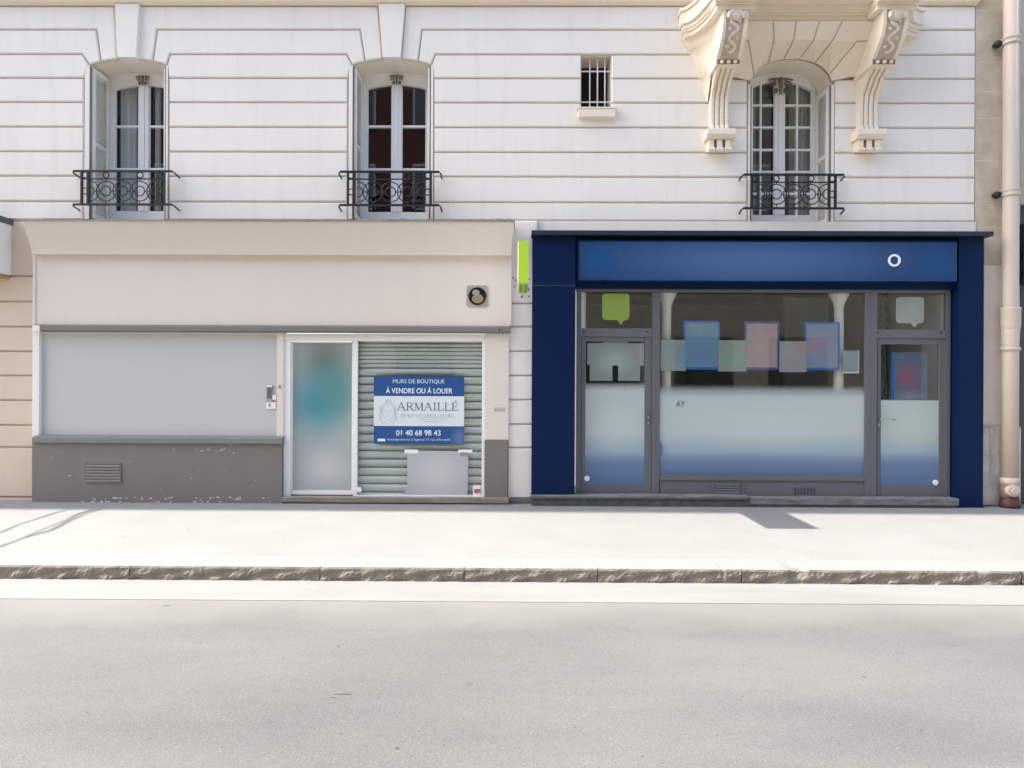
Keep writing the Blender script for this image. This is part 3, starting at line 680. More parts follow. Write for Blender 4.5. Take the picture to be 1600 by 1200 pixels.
# fan of splayed stones from the arch up to the slab
def C(hx, z, p): return Vector((BC + hx * U, -p, z))
O3 = openings[2]
def arcp(px0, px1, n=5):
    return [Vector((BC + (px0 + (px1 - px0) * k / n) * U, 0.0, archz(O3, BC + (px0 + (px1 - px0) * k / n) * U))) for k in range(n + 1)]
mb = MB().use(M['stone'])
kn = {'c': (15, 6.045, .39), 'd': (43.6, 6.04, .37), 'e': (81, 6.035, .36), 'f': (90, ZJ[3], .03)}
bt = {'c': 12, 'd': 36, 'e': 58, 'f': 63}
tp = {'c': (17, 6.225, .51), 'd': (51, 6.225, .51)}
def m_(t, s): return (t[0] * s, t[1], t[2])
panels = []
panels.append((arcp(-12, 12), [C(*m_(kn['c'], 1)), C(*m_(kn['c'], -1))], [C(*m_(tp['c'], 1)), C(*m_(tp['c'], -1))]))
for s in (-1, 1):
    panels.append((arcp(12 * s, 36 * s), [C(*m_(kn['d'], s)), C(*m_(kn['c'], s))], [C(*m_(tp['d'], s)), C(*m_(tp['c'], s))]))
    panels.append((arcp(36 * s, 58 * s), [C(*m_(kn['e'], s)), C(*m_(kn['d'], s))], [C(100 * s, 6.04, .36), C(100 * s, 6.225, .51), C(*m_(tp['d'], s))]))
    panels.append((arcp(58 * s, 62.5 * s, 3), [C(*m_(kn['f'], s)), C(*m_(kn['e'], s))], [C(100 * s, ZJ[3], .03), C(100 * s, 6.04, .36)]))
for lo, kk, tt in panels:
    V1 = [mb.bm.verts.new(p) for p in lo]; V2 = [mb.bm.verts.new(p) for p in kk]; V3 = [mb.bm.verts.new(p) for p in tt]
    a = mb.face(V1 + V2)
    if len(V3) == 3: b = mb.face([V2[1], V2[0]] + V3)
    else: b = mb.face([V2[1], V2[0]] + V3)
    for f in (a, b):
        f.normal_update()
        if f.normal.z > 0 or f.normal.y > 0.3: f.normal_flip()
    r = bmesh.ops.inset_region(mb.bm, faces=[a, b], thickness=0.006, use_even_offset=True, use_boundary=True)
    for f in r['faces']: f.material_index = 0
    try: r = bmesh.ops.inset_region(mb.bm, faces=[a, b], thickness=0.007, depth=0.014, use_even_offset=True, use_boundary=True)
    except Exception as ex: print('inset', ex)
mb.mats = [M['joint'], M['stone']]
for f in mb.bm.faces: f.material_index = 1
mb.bm.faces.ensure_lookup_table()
# the ring laid first (outermost, unraised) is the joint: faces touching the mesh border
for f in mb.bm.faces:
    if any(e.is_boundary for e in f.edges): f.material_index = 0
mb.build('splayed_arch_stones', None, BL, fix=False)

# ------------------------------------------------------------------ neighbouring limestone building on the right
NB = thing('limestone_building', 'weathered beige limestone building behind the cream downpipe at the right edge', 'building', (XR, 0, 0))
mb = MB().use(M['limel']); XN = W(1594.5, 500).x
zs = [-60, -20, 15, 60, 96, 142, 184, 250, 314, 355, 420, 485, 570]
mb.box(XR + 0.002, XN, 0.0146, 0.45, 0, 18.0)
mb.use(M['lime'])
zz_ = [18.0, 12.0] + [ZZ(y, 0, 1560) for y in (-100, -30, 15, 60, 96, 142, 184, 250, 314, 355, 415, 560, 663)]
def bxs(a, b, z1, z0): mb.block([(a, z1), (a, z0), (b, z0), (b, z1)], yf=0.012, dep=0.003, gap=0.003, bev=0.002)
M['limep'] = mat('pale_painted_stone', (0.80, 0.70, 0.60), 0.85, var=0.5, vscale=3, vcol=(0.62, 0.53, 0.44), bump=0.3, bscale=40, streak=0.3, scol=(0.5, 0.43, 0.35))
for z1, z0 in zip(zz_, zz_[1:]): mb.use(M['limep'] if z1 < ZZ(400, 0, 1560) else M['lime']); bxs(XR + 0.002, XN, z1, z0)
mb.use(M['plinth']); mb.block([(XB1 - 0.1, ZZ(666, 0, 1560)), (XB1 - 0.1, 0), (XN, 0), (XN, ZZ(666, 0, 1560))], yf=-0.03, dep=0.03, gap=0.001, bev=0.01)
mb.build('wall', None, NB, fix=False)
mb = MB().use(M['lime']); mb.box(XN + 1.6, XN + 8, 0.012, 0.45, 0, 18); mb.box(XN, XN + 1.6, 0.012, 0.45, ZZ(318, 0, 1597), 18)
mb.build('wall', None, NB)
mb = MB().use(M['innerd']); mb.box(XN, XN + 1.6, 0.10, 0.16, 0, ZZ(318, 0, 1597))
for k in range(5): mb.box(XN + 0.06 + k * 0.3, XN + 0.30 + k * 0.3, 0.085, 0.10, 0.2, ZZ(345, 0, 1597))
mb.build('door', None, NB, bevel=0.006)
mb = MB().use(M['iron'])
for py in (397, 427): p = W(1590, py, -0.04); mb.box(p.x - 0.03, p.x + 0.25, -0.06, 0.02, p.z - 0.035, p.z + 0.03)
p = W(1596, 350, -0.05); mb.box(p.x, p.x + 0.25, -0.09, 0.02, ZZ(445, 0, 1597), p.z)
mb.build('hinge_plate', None, NB, bevel=0.005)

# downpipe
PX = W(1578.5, 500, -0.13).x; PY = -0.13
DP = thing('downpipe', 'cream painted cast iron downpipe on the limestone wall right of the navy shop', 'downpipe', (PX, PY, 0))
def zp(py): return ZZ(py, PY, 1578)
mb = MB(); mb.lathe(PX, PY, [(0.098, zp(752)), (0.098, zp(545)), (0.108, zp(512)), (0.098, zp(505)), (0.094, zp(480)), (0.094, 12.0)], 28); mb.build('pipe', M['pipe'], DP)
mb = MB(); mb.lathe(PX, PY, [(0.098, zp(548)), (0.116, zp(548)), (0.116, zp(543)), (0.1, zp(543))], 28); mb.build('collar', M['pipe'], DP)
mb = MB(); mb.lathe(PX, PY, [(0.098, zp(520)), (0.112, zp(512)), (0.116, zp(508)), (0.116, zp(486)), (0.120, zp(484)), (0.120, zp(481)), (0.096, zp(480))], 28); mb.build('socket', M['pipe'], DP)
for py in (65, 302):
    mb = MB().use(M['pipe']); z = zp(py)
    mb.lathe(PX, PY, [(0.095, z - 0.045), (0.112, z - 0.045), (0.112, z - 0.025), (0.104, z - 0.02), (0.104, z + 0.02), (0.112, z + 0.025), (0.112, z + 0.045), (0.095, z + 0.045)], 28)
    mb.use(M['iron']); mb.ball((PX - 0.145, PY + 0.05, z - 0.01), 0.05, 0.05, 0.05); mb.box(PX - 0.16, PX - 0.10, PY + 0.03, 0.0, z - 0.02, z + 0.02)
    mb.build('bracket', None, DP)
mb = MB().use(M['pipe']); mb.lathe(PX, PY, [(0.09, zp(757)), (0.112, zp(755)), (0.112, zp(747)), (0.1, zp(746))], 28)
mb.use(M['darkbr']); mb.lathe(PX - 0.03, PY, [(0.085, zp(778)), (0.085, zp(756))], 20); mb.build('shoe', None, DP)
mb = MB().use(M['pipe']); p = W(1583, 767, PY - 0.10)
mb.disc(p.x, PY - 0.13, PY - 0.05, p.z, 0.082, 0.078); mb.disc(p.x, PY - 0.15, PY - 0.13, p.z, 0.055, 0.05); mb.build('round_cap', None, DP, bevel=0.012)
mb = MB(); mb.lathe(PX + 0.0, PY, [(0.12, 0.0), (0.115, 0.05), (0.10, zp(775))], 20); mb.build('boot', M['brownp'], DP)

# ------------------------------------------------------------------ neighbour's fascia at the left edge
LF = thing('shop_fascia', 'white rounded end of a neighbouring shop fascia under dark lead at the left edge', 'shop sign', (W(0, 500).x, 0, 2.9))
xe = W(18.5, 385, 0.0).x; z1 = ZZ(343, -0.32, 8); z0 = ZZ(424, -0.32, 8)
pl = [(-9.0, 0.0), (-9.0, -0.34)] + [(xe - 0.10 + 0.10 * math.sin(t / 6 * math.pi / 2), -0.24 - 0.10 * math.cos(t / 6 * math.pi / 2)) for t in range(7)] + [(xe, 0.0)]
mb = MB(); mb.prismz(pl, z0, z1); mb.build('fascia_box', M['frame'], LF, bevel=0.006)
mb = MB(); mb.prismz([(x + (0.02 if x > -8 else 0), y - (0.03 if y < 0 else 0)) for x, y in pl], z1, z1 + 0.075); mb.build('lead_capping', mat('dark_lead', (0.10, 0.10, 0.105), 0.6, var=0.6, vscale=12), LF)
mb = MB(); mb.box(-9, xe - 0.03, -0.2, 0.0, z0 - 0.05, z0); mb.build('ochre_soffit', mat('ochre_underside', (0.48, 0.30, 0.12), 0.7, var=0.5, vscale=6), LF)  # ochre strip along the underside of the fascia box

# ------------------------------------------------------------------ cream shop (vacant)
YS = -0.1
CS = thing('cream_shopfront', 'vacant cream and grey shopfront with white door under two arched windows', 'shopfront', (W(425, 780, YS).x, YS, 0))
mb = MB()
xa0, xa1 = W(35, 345, -0.34).x, W(803, 345, -0.34).x; xb0, xb1 = W(50, 397, -0.185).x, W(799, 397, -0.185).x
zt, zb = ZZ(346.5, -0.34, 420), ZZ(398, -0.185, 420)
n = 24; rows = []
for k in range(n + 1):
    t = k / n; e = t ** 1.25
    y = -0.185 - 0.155 * e; z = zb + (zt - zb) * t
    x0 = xb0 + (xa0 - xb0) * e; x1 = xb1 + (xa1 - xb1) * e
    rows.append([mb.bm.verts.new(q) for q in ((x0, 0.0, z), (x0, y, z), (x1, y, z), (x1, 0.0, z))])
for A, B in zip(rows, rows[1:]):
    for k in range(3): mb.face([A[k], A[k + 1], B[k + 1], B[k]])
mb.face(rows[0][::-1]); mb.face(rows[-1])
mb.build('cornice', M['cream'], CS)
mb = MB(); 
mb.box(xa0 - 0.01, xa1 + 0.01, -0.352, 0.0, zt, zt + 0.014)
for k in range(70):
    x = W(590 + random.random() * 205, 345, -0.3).x; mb.box(x, x + 0.03 + random.random() * 0.09, -0.3 - random.random() * 0.04, -0.1, zt + 0.014, zt + 0.02 + random.random() * 0.03)
for k in range(14):
    x = W(120 + random.random() * 400, 345, -0.3).x; mb.box(x, x + 0.02 + random.random() * 0.05, -0.3, -0.2, zt + 0.014, zt + 0.018 + random.random() * 0.014)
mb.build('lead_flashing', M['lead'], CS)
mb = MB(); mb.pb(52, 396, 800, 508.5, YS, 0.02); mb.build('fascia_panel', M['cream'], CS, bevel=0.004)
for a_, b_, c_, d_ in ((51, 398, 55, 509), (795, 400, 799, 508)): mb = MB(); mb.pb(a_, b_, c_, d_, YS - 0.012, YS); mb.build('edge_trim', M['cream'], CS)
mb = MB()
a, b = W(62, 512, YS - 0.05).x, W(797, 512, YS - 0.05).x
mb.prismx([(0, ZZ(508.5, YS, 430)), (YS - 0.015, ZZ(508.5, YS, 430)), (YS - 0.055, ZZ(511, YS, 430)), (YS - 0.055, ZZ(517.5, YS - .055, 430)), (YS - 0.01, ZZ(519.5, YS, 430)), (0, ZZ(519.5, YS, 430))], a, b)
mb.build('grey_ledge', M['taupe'], CS, bevel=0.004)
mb = MB(); mb.box(*(lambda p: (p.x - 0.006, p.x + 0.006, YS - 0.075, YS - 0.055, p.z - 0.03, p.z + 0.03))(W(777.5, 516, YS - 0.06))); mb.build('bolt', M['steel'], CS)
# grey panel on the left
mb = MB(); mb.pb(63, 521, 432.5, 683, -0.05, 0.02); mb.build('grey_panel', M['greyp'], CS)
mb = MB(); mb.pb(50.5, 518, 61, 683, YS + 0.0, 0.02); mb.pb(61, 519.5, 63.5, 683, -0.065, 0.02); mb.pb(50.5, 508.5, 62, 518, YS - 0.03, 0.02)
mb.build('white_side_post', M['alu'], CS, bevel=0.003)
mb = MB(); mb.pb(63.5, 519.3, 432.5, 521.5, -0.075, 0.02); mb.build('bead_strip', M['cream'], CS)
# taupe base
mb = MB()
mb.prismx([(0.02, ZZ(681, -0.16, 245)), (-0.08, ZZ(681, -0.16, 245)), (-0.162, ZZ(684, -0.162, 245)), (-0.162, ZZ(692.5, -0.162, 245)), (-0.135, ZZ(694, -0.135, 245)), (0.02, ZZ(694, -0.135, 245))], W(50, 688, -0.16).x, W(440.5, 688, -0.16).x)
mb.build('base_cap', M['capg'], CS, bevel=0.004)
mb = MB(); mb.use(M['taupe']); xa_, xb_ = W(50, 780, -0.14).x, W(441, 780, -0.14).x
mb.box(xa_, xb_, -0.14, 0.02, 0.0, ZZ(776.5, -0.14, 245)); mb.use(M['wht'])
for k in range(44):
    px = random.choice((random.uniform(60, 440), random.uniform(128, 200), random.uniform(215, 270), random.uniform(305, 390))); py = random.choice((777, 778.5, 778, 780, 784)); x = W(px, py, -0.142).x; z = ZZ(py, -0.142, px)
    mb.disc(x, -0.1425, -0.139, z, random.uniform(0.006, 0.028), random.uniform(0.003, 0.007), 7)
mb.build('chipped_plinth', None, CS)
mb = MB().use(M['taupe']); mb.pb(50, 693.5, 440, 777, -0.125, 0.02); mb.use(M['greyp'])
for k in range(24):
    px, py = (random.gauss(325, 22), random.gauss(701, 5)) if k < 14 else (random.uniform(60, 430), random.uniform(697, 772))
    p = W(px, py, -0.126); r = random.uniform(0.003, 0.012); mb.disc(p.x, -0.1262, -0.1245, p.z, r * random.uniform(0.7, 2.2), r * 0.6, 6)
mb.build('base_panel', None, CS)
# base vent
def grille(a, b, c, d, yf, n, fm, parent, dark=M['anthd']):
    mb = MB(); mb.pb(a, b, c, d, yf - 0.004, yf + 0.001)
    x0, x1 = W(a, b, yf).x, W(c, b, yf).x; z1, z0 = ZZ(b, yf, a), ZZ(d, yf, a)
    mb.mats = [dark]; mb.use(fm); e = 0.014
    mb.box(x0 - e, x1 + e, yf - 0.012, yf - 0.002, z1, z1 + e); mb.box(x0 - e, x1 + e, yf - 0.012, yf - 0.002, z0 - e, z0)
    mb.box(x0 - e, x0, yf - 0.012, yf - 0.002, z0, z1); mb.box(x1, x1 + e, yf - 0.012, yf - 0.002, z0, z1)
    for k in range(n):
        z = z0 + (z1 - z0) * (k + 0.5) / n; h = (z1 - z0) / n * 0.42
        v = [(yf - 0.004, z + h), (yf - 0.016, z - h * 0.6), (yf - 0.016, z - h), (yf - 0.004, z + h * 0.5)]
        mb.prismx(v, x0, x1)
    return mb.build('vent_grille', None, parent)
grille(133.5, 725, 188, 752.5, -0.126, 6, M['taupe'], CS)
# cream post between panel and door, right-hand pier, pier base
mb = MB(); mb.pb(432.5, 519.5, 443, 683, YS + 0.01, 0.02); mb.build('cream_post', M['cream'], CS, bevel=0.003)
mb = MB(); mb.pb(757.5, 519, 795, 688, YS + 0.02, 0.02); mb.build('cream_pier', M['cream'], CS, bevel=0.003)
mb = MB(); mb.pb(757.5, 687, 793, 781, YS + 0.005, 0.02); mb.build('pier_base', M['taupe'], CS, bevel=0.003)
# white frame: door bay + shop window bay
YF = -0.07
mb = MB()
mb.pb(443, 521.5, 757.5, 533, YF, 0.0); mb.pb(443, 533, 453.5, 777, YF, 0.0); mb.pb(752.8, 533, 757.5, 777, YF, 0.0)
mb.pb(552, 533, 558.5, 777, YF + 0.005, -0.02); mb.pb(558.5, 774, 753, 777.5, YF + 0.004, 0.0)
mb.build('door_and_window_frame', M['alu'], CS, bevel=0.003)
door = MB(); door.pb(453.5, 533.5, 457, 773, YF + 0.04, 0.02); door.pb(549.5, 533.5, 552, 773, YF + 0.04, 0.02); door.pb(457, 533.5, 549.5, 536, YF + 0.04, 0.02); door.pb(457, 766.5, 549.5, 773, YF + 0.04, 0.02)
door = door.build('door', M['alu'], CS, bevel=0.003)
c1 = W(505, 610, -0.1); 
fm = blobs('door_poster_print', (0.36, 0.40, 0.38), [((c1.x, 0, ZZ(568, -.1)), 0.55, 0.6, (0.15, 0.18, 0.16)), ((W(493, 600, -.1).x, 0, ZZ(632, -.1)), 0.70, 0.72, (0.055, 0.25, 0.31)), ((W(520, 600, -.1).x, 0, ZZ(612, -.1)), 0.42, 0.6, (0.09, 0.26, 0.25)),
                                             ((c1.x, 0, ZZ(735, -.1)), 0.5, 0.36, (0.50, 0.51, 0.50))], rough=0.35, coat=0.4)
mb = MB(); mb.pb(457, 536, 549.5, 766.5, YF + 0.06, YF + 0.068); mb.build('frosted_door_glass', fm, door)
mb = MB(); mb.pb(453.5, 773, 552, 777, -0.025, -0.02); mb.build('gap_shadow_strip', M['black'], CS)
mb = MB(); mb.pb(558.5, 533, 752.8, 774, YF + 0.03, YF + 0.036); mb.build('window_pane', M['glass2'], CS)
# roller shutter behind the glass
mb = MB().use(M['slat']); Yr = 0.045
x0, x1 = W(555, 650, Yr).x, W(757, 650, Yr).x; zt = ZZ(525, Yr); z = 0.02; zf = ZZ(588, Yr)
while z < zt:
    pitch, am = (0.112, 0.032) if z < zf else (0.056, 0.013)
    n = 8; A = []
    for k in range(n + 1):
        t = k / n; A.append((Yr - am * math.sin(t * math.pi) ** 0.7 + 0.012 * (1 - t), z + (pitch * 0.91) * t))
    va = [mb.bm.verts.new((x0, y, q)) for y, q in A]; vb = [mb.bm.verts.new((x1, y, q)) for y, q in A]
    for k in range(n): mb.face([va[k], vb[k], vb[k + 1], va[k + 1]]).smooth = True
    z += pitch
mb.use(M['slatj']); mb.poly([(x0, Yr + 0.014, 0), (x1, Yr + 0.014, 0), (x1, Yr + 0.014, zt), (x0, Yr + 0.014, zt)])
mb.build('roller_shutter', None, CS, fix=False)
mb = MB().use(M['dark']); mb.box(x0, x1, -0.02, 0.06, zt - 0.03, zt + 0.02); mb.box(x0 - 0.03, x0, -0.02, 0.09, 0, zt); mb.box(x1, x1 + 0.03, -0.02, 0.09, 0, zt); mb.build('shutter_guide', None, CS)
mb = MB(); mb.pb(440, 777.3, 795, 786, YS - 0.05, 0.02); mb.build('wooden_threshold', M['wood'], CS, bevel=0.008)

# extractor vent in the fascia
VN = thing('extractor_vent', 'square extractor vent with a round brown duct in the cream fascia', 'vent', (W(746, 463, YS).x, YS, ZZ(480, YS)))
cx, cz = W(746, 463, YS).x, ZZ(463, YS, 746)
mb = MB(); n = 32; r = 0.116; hs = 0.143; pts = []
for k in range(n):
    a = 2 * math.pi * (k + 0.5) / n; q = hs / max(abs(math.cos(a)), abs(math.sin(a))); pts.append((a, q))
v1 = [mb.bm.verts.new((cx + r * math.cos(a), YS - 0.012, cz + r * math.sin(a))) for a, q in pts]
v2 = [mb.bm.verts.new((cx + q * math.cos(a), YS - 0.012, cz + q * math.sin(a))) for a, q in pts]
v3 = [mb.bm.verts.new((cx + q * math.cos(a), YS + 0.001, cz + q * math.sin(a))) for a, q in pts]
v4 = [mb.bm.verts.new((cx + (r - 0.004) * math.cos(a), YS - 0.003, cz + (r - 0.004) * math.sin(a))) for a, q in pts]
for k in range(n):
    j = (k + 1) % n; mb.face([v1[k], v1[j], v2[j], v2[k]]); mb.face([v2[k], v2[j], v3[j], v3[k]]); mb.face([v1[k], v1[j], v4[j], v4[k]])
mb.build('backing_plate', mat('galvanised_plate', (0.40, 0.36, 0.32), 0.6, var=0.8, vscale=20, vcol=(0.24, 0.21, 0.19)), VN)
mb = MB(); mb.disc(cx, YS - 0.0022, YS - 0.0008, cz, r); mb.build('opening', M['black'], VN)
mb = MB(); mb.ring(cx, YS - 0.014, cz, 0.112, 0.009); mb.build('rim', M['iron'], VN)
mb = MB(); mb.use(M['brownp']); brn = mat('tan_duct', (0.33, 0.22, 0.13), 0.5, var=0.5, vscale=12); mb.mats = [brn]
mb.disc(cx + 0.004, YS - 0.02, YS - 0.003, cz - 0.035, 0.078, 0.062); mb.build('duct', None, VN, bevel=0.01)
mb = MB(); mb.disc(cx - 0.02, YS - 0.018, YS - 0.003, cz + 0.048, 0.05, 0.04); mb.build('fan_hub', M['lead'], VN, bevel=0.008)

# intercom by the cream door
IC = thing('intercom', 'small dark keypad intercom on the grey panel beside the white door', 'intercom', (W(421, 628, -0.07).x, -0.07, ZZ(628, -0.07)))
mb = MB(); mb.pb(415.5, 601.5, 425.5, 627.5, -0.072, -0.05); mb.build('housing', mat('bronze_plate', (0.45, 0.38, 0.32), 0.5), IC, bevel=0.003)
mb = MB(); mb.pb(417, 605.5, 424, 623, -0.078, -0.072); mb.build('keypad', M['ink'], IC)
mb = MB(); mb.pb(416.5, 602.3, 424.5, 604.6, -0.076, -0.072); mb.build('visor', M['wht'], IC)
mb = MB(); mb.pb(425.8, 617, 431, 625, -0.085, -0.05); mb.build('button_box', M['alu'], IC, bevel=0.003)
mb = MB(); mb.pb(416, 628.3, 430.5, 639, -0.066, -0.05); mb.build('name_plate', M['alu'], IC, bevel=0.002)
mb = MB(); mb.pb(419.5, 630.5, 422.5, 636, -0.068, -0.066); mb.build('lock', M['lead'], IC)
p = W(437, 604.5, YS + 0.008)
mb = MB(); mb.disc(p.x, YS - 0.004, YS + 0.012, p.z, 0.016, 0.02, 16); tag(mb.build('bell_push', M['lead'], None), 'tiny round grey bell push on the cream post left of the door', 'bell push')

# for-sale board on the glass
YB = YF + 0.018
SB = thing('for_sale_board', 'blue and white estate agent board on the glass over the roller shutter', 'sign', (W(654, 694, YB).x, YB, ZZ(694, YB)))
mb = MB(); mb.pb(584, 588, 725.2, 619, YB, YB + 0.011); mb.build('upper_band', M['bblue'], SB)
mb = MB(); mb.pb(584, 619, 725.2, 665.8, YB, YB + 0.011); mb.build('white_band', M['bwhite'], SB)
lb = blobs('board_blue_lower', (0.008, 0.075, 0.24), [((W(718, 600, YB).x, 0, ZZ(685, YB)), 0.16, 0.22, (0.10, 0.15, 0.33))], rough=0.4)
mb = MB(); mb.pb(584, 665.8, 725.2, 694, YB, YB + 0.011); mb.build('lower_band', lb, SB)
text('lettering', 'MURS DE BOUTIQUE', 614, 592.8, 694.5, 600, YB - 0.0005, M['bwhite'], SB)
text('lettering', 'À VENDRE OU À LOUER', 603, 604.5, 707, 614.8, YB - 0.0005, M['whtl'], SB, bold=0.012)
text('lettering', '01 40 68 98 43', 619, 672.2, 688.5, 680.8, YB - 0.0005, M['whtl'], SB, bold=0.006)
text('lettering', 'Renseignements à l\'agence 17 rue d\'Armaillé', 605.5, 685, 703.5, 689.3, YB - 0.0005, M['bwhite'], SB)
text('lettering', 'IMMOBILIER', 626, 646.5, 708, 653, YB - 0.0005, M['inkp'], SB)
mb = MB(); mb.pb(590, 685.6, 601.8, 689.4, YB - 0.002, YB); mb.build('white_tab', M['wht'], SB)
mb = MB(); mb.pb(650, 655.5, 700, 656.1, YB - 0.0015, YB); mb.pb(662, 657.8, 683, 659.2, YB - 0.0015, YB); mb.build('fine_print', M['inkp'], SB)
# serif capitals drawn stroke by stroke: A R M A I L L E-acute
def serif(parent, s, a, b, c, d, yf, m):
    G_ = {'A': (1.0, [((.08, 0), (.47, 1), .05), ((.45, 1), (.86, 0), .13), ((.24, .36), (.68, .36), .045)], [(.0, .22), (.68, 1.0)]),
          'R': (.92, [((.2, 0), (.2, 1), .13), ((.2, .975), (.5, .975), .05), ((.5, .975), (.7, .86), .08), ((.7, .86), (.7, .64), .12), ((.7, .64), (.5, .5), .08), ((.5, .5), (.2, .5), .05), ((.45, .5), (.85, 0), .13)], [(.06, .36), (.74, .98)]),
          'M': (1.15, [((.2, 0), (.2, 1), .05), ((.2, 1), (.58, .05), .13), ((.58, .05), (.95, 1), .05), ((.95, 0), (.95, 1), .13)], [(.08, .32), (.80, 1.1)]),
          'I': (.5, [((.25, 0), (.25, 1), .13)], [(.1, .4)]),
          'L': (.82, [((.2, 0), (.2, 1), .13), ((.2, .025), (.72, .025), .05), ((.72, 0), (.76, .25), .05)], [(.06, .36)]),
          'E': (.85, [((.2, 0), (.2, 1), .13), ((.2, .025), (.74, .025), .05), ((.2, .975), (.70, .975), .05), ((.2, .52), (.58, .52), .05), ((.74, 0), (.78, .25), .05), ((.70, 1), (.72, .78), .05), ((.58, .4), (.58, .64), .04)], [(.06, .3)])}
    tot = sum(G_[k][0] for k in s) ; x0 = W(a, (b + d) / 2, yf).x; x1 = W(c, (b + d) / 2, yf).x; z1 = ZZ(b, yf, (a + c) / 2); z0 = ZZ(d, yf, (a + c) / 2)
    sx = (x1 - x0) / tot; sz = z1 - z0; cur = 0; mb = MB(); ly = 0
    for ch in s:
        wd, st, sf = G_[ch]
        for (ax, az), (bx, bz), th in st:
            A = Vector((x0 + (cur + ax) * sx, z0 + az * sz)); B = Vector((x0 + (cur + bx) * sx, z0 + bz * sz)); n_ = (B - A); n_ = Vector((-n_.y, n_.x)).normalized() * th * sz * 0.5
            ly += 1; mb.prism([tuple(A + n_), tuple(A - n_), tuple(B - n_), tuple(B + n_)], yf - 0.002 - 0.00003 * (ly % 7), yf)
        for q0, q1 in sf:
            for zq in ((0, 1) if ch in 'RILE' else (0,) if ch == 'A' else (0,)): ly += 1; mb.box(x0 + (cur + q0) * sx, x0 + (cur + q1) * sx, yf - 0.002 - 0.00003 * (ly % 7), yf, z0 + zq * sz - 0.0 - (0.04 * sz if zq else 0), z0 + zq * sz + (0.04 * sz if not zq else 0))
        cur += wd
    A = Vector((x0 + (cur - .42) * sx, z0 + 1.10 * sz)); mb.prism([(A.x - .04 * sx, A.y), (A.x + .04 * sx, A.y), (A.x + .20 * sx, A.y + .2 * sz), (A.x + .06 * sx, A.y + .2 * sz)], yf - 0.0021, yf)
    return mb.build('serif_lettering', m, parent)
serif(SB, 'ARMAILLE', 620.5, 629, 716.5, 641.5, YB - 0.0005, M['ink'])
# emblem: line drawing of a crowned head with curled hair
mb = MB(); pc = W(606, 643, YB); q = 0.0108
def st(pts, r=0.0017): mb.tube([(pc.x + x * q, YB - 0.002, pc.z + z * q) for x, z in pts], r, 5)
st([(-6, 3), (-7, 0), (-6, -4), (-4, -8), (-1, -11), (2, -11), (5, -8), (7, -4), (8, 0), (7, 4), (5, 8), (2, 10), (-2, 10), (-5, 7), (-6, 3)])
for s in (-1, 1):
    st([(s * 4, 9), (s * 8, 8), (s * 10, 4), (s * 9, 0), (s * 11, -3), (s * 9, -7), (s * 11, -10), (s * 8, -12)], 0.0022); st([(s * 7, 6), (s * 9, 2), (s * 8, -3), (s * 10, -6), (s * 8, -9)])
    st([(s * 2 + .5, 1), (s * 4 + .5, 1.6), (s * 5.5 + .5, .8)]); st([(s * 1.2, 12), (s * 3, 14), (s * 4.5, 11)])
st([(.5, 0), (-.5, -3), (1, -3.6)]); st([(-2, -6), (.5, -5.4), (3, -6)]); st([(-3, 10), (0, 16), (3.5, 10)], 0.002); st([(-6, -13), (0, -15), (7, -13)]); st([(-7, -12), (-7, -17)]); st([(7, -12), (7, -17)])
mb.build('emblem', M['inkp'], SB)

# notices and stickers of the cream shop
nm = blobs('grey_notice_print', (0.42, 0.43, 0.43), [((W(684, 600, YB).x, 0, ZZ(742, YB)), 0.5, 0.4, (0.53, 0.53, 0.52))], rough=0.45)
mb = MB(); x = lambda px: W(px, 740, YB).x; z = lambda py: ZZ(py, YB, 684)
mb.prism([(x(636), z(704)), (x(636.5), z(765)), (x(631), z(764)), (x(634), z(770)), (x(641), z(775.5)), (x(730.5), z(775.5)), (x(731.5), z(712)), (x(718), z(709)), (x(717), z(705))], YB, YB + 0.006)
NT = thing('notice', 'large pale grey notice taped at the foot of the shop window under the agent board', 'notice', (W(684, 776, YB).x, YB, ZZ(776, YB)))
mb.build('sheet', nm, NT)
for q4_ in ((632, 702.5, 653, 708.5, M['wht']), (716, 702.5, 738, 707.5, M['wht']), (719, 706.8, 731, 713, M['lead'])): mb = MB(); mb.pb(*q4_[:4], YB - 0.002 - (0.001 if q4_[0] == 719 else 0), YB); mb.build('tape', q4_[4], NT)
YG = YF + 0.026
RS = thing('red_white_sticker', 'small white sticker with red print at the lower right of the shutter window', 'sticker', (W(745, 775, YG).x, YG, ZZ(775, YG)))
mb = MB(); mb.pb(739, 758, 750.5, 774, YG, YG + 0.003); mb.build('sheet', M['wht'], RS)
mb = MB(); mb.pb(741, 764, 750, 770.5, YG - 0.001, YG); mb.pb(742, 772, 748, 772.8, YG - 0.001, YG); mb.build('red_print', M['red'], RS)
p = W(561.3, 765, YF); mb = MB(); mb.disc(p.x, YF - 0.006, YF + 0.003, p.z, 0.038)
tag(mb.build('round_sticker', M['alu'], None, bevel=0.003), 'white round disc at the foot of the frame post between door and shutter window', 'sticker')
LBS = thing('faded_label', 'faded grey paper label stuck on the cream pier right of the shutter window', 'label', (W(780, 642, YS + 0.02).x, YS + 0.02, ZZ(642, YS)))
mb = MB(); mb.pb(772, 637, 789.5, 643, YS + 0.017, YS + 0.0195); mb.build('paper', mat('faded_paper', (0.50, 0.45, 0.42), 0.7, var=0.8, vscale=60), LBS)
mb = MB(); mb.pb(773, 637.8, 788.5, 638.8, YS + 0.0155, YS + 0.0169); mb.pb(777, 640.2, 788, 641.4, YS + 0.0155, YS + 0.0169); mb.build('print', M['inkp'], LBS)

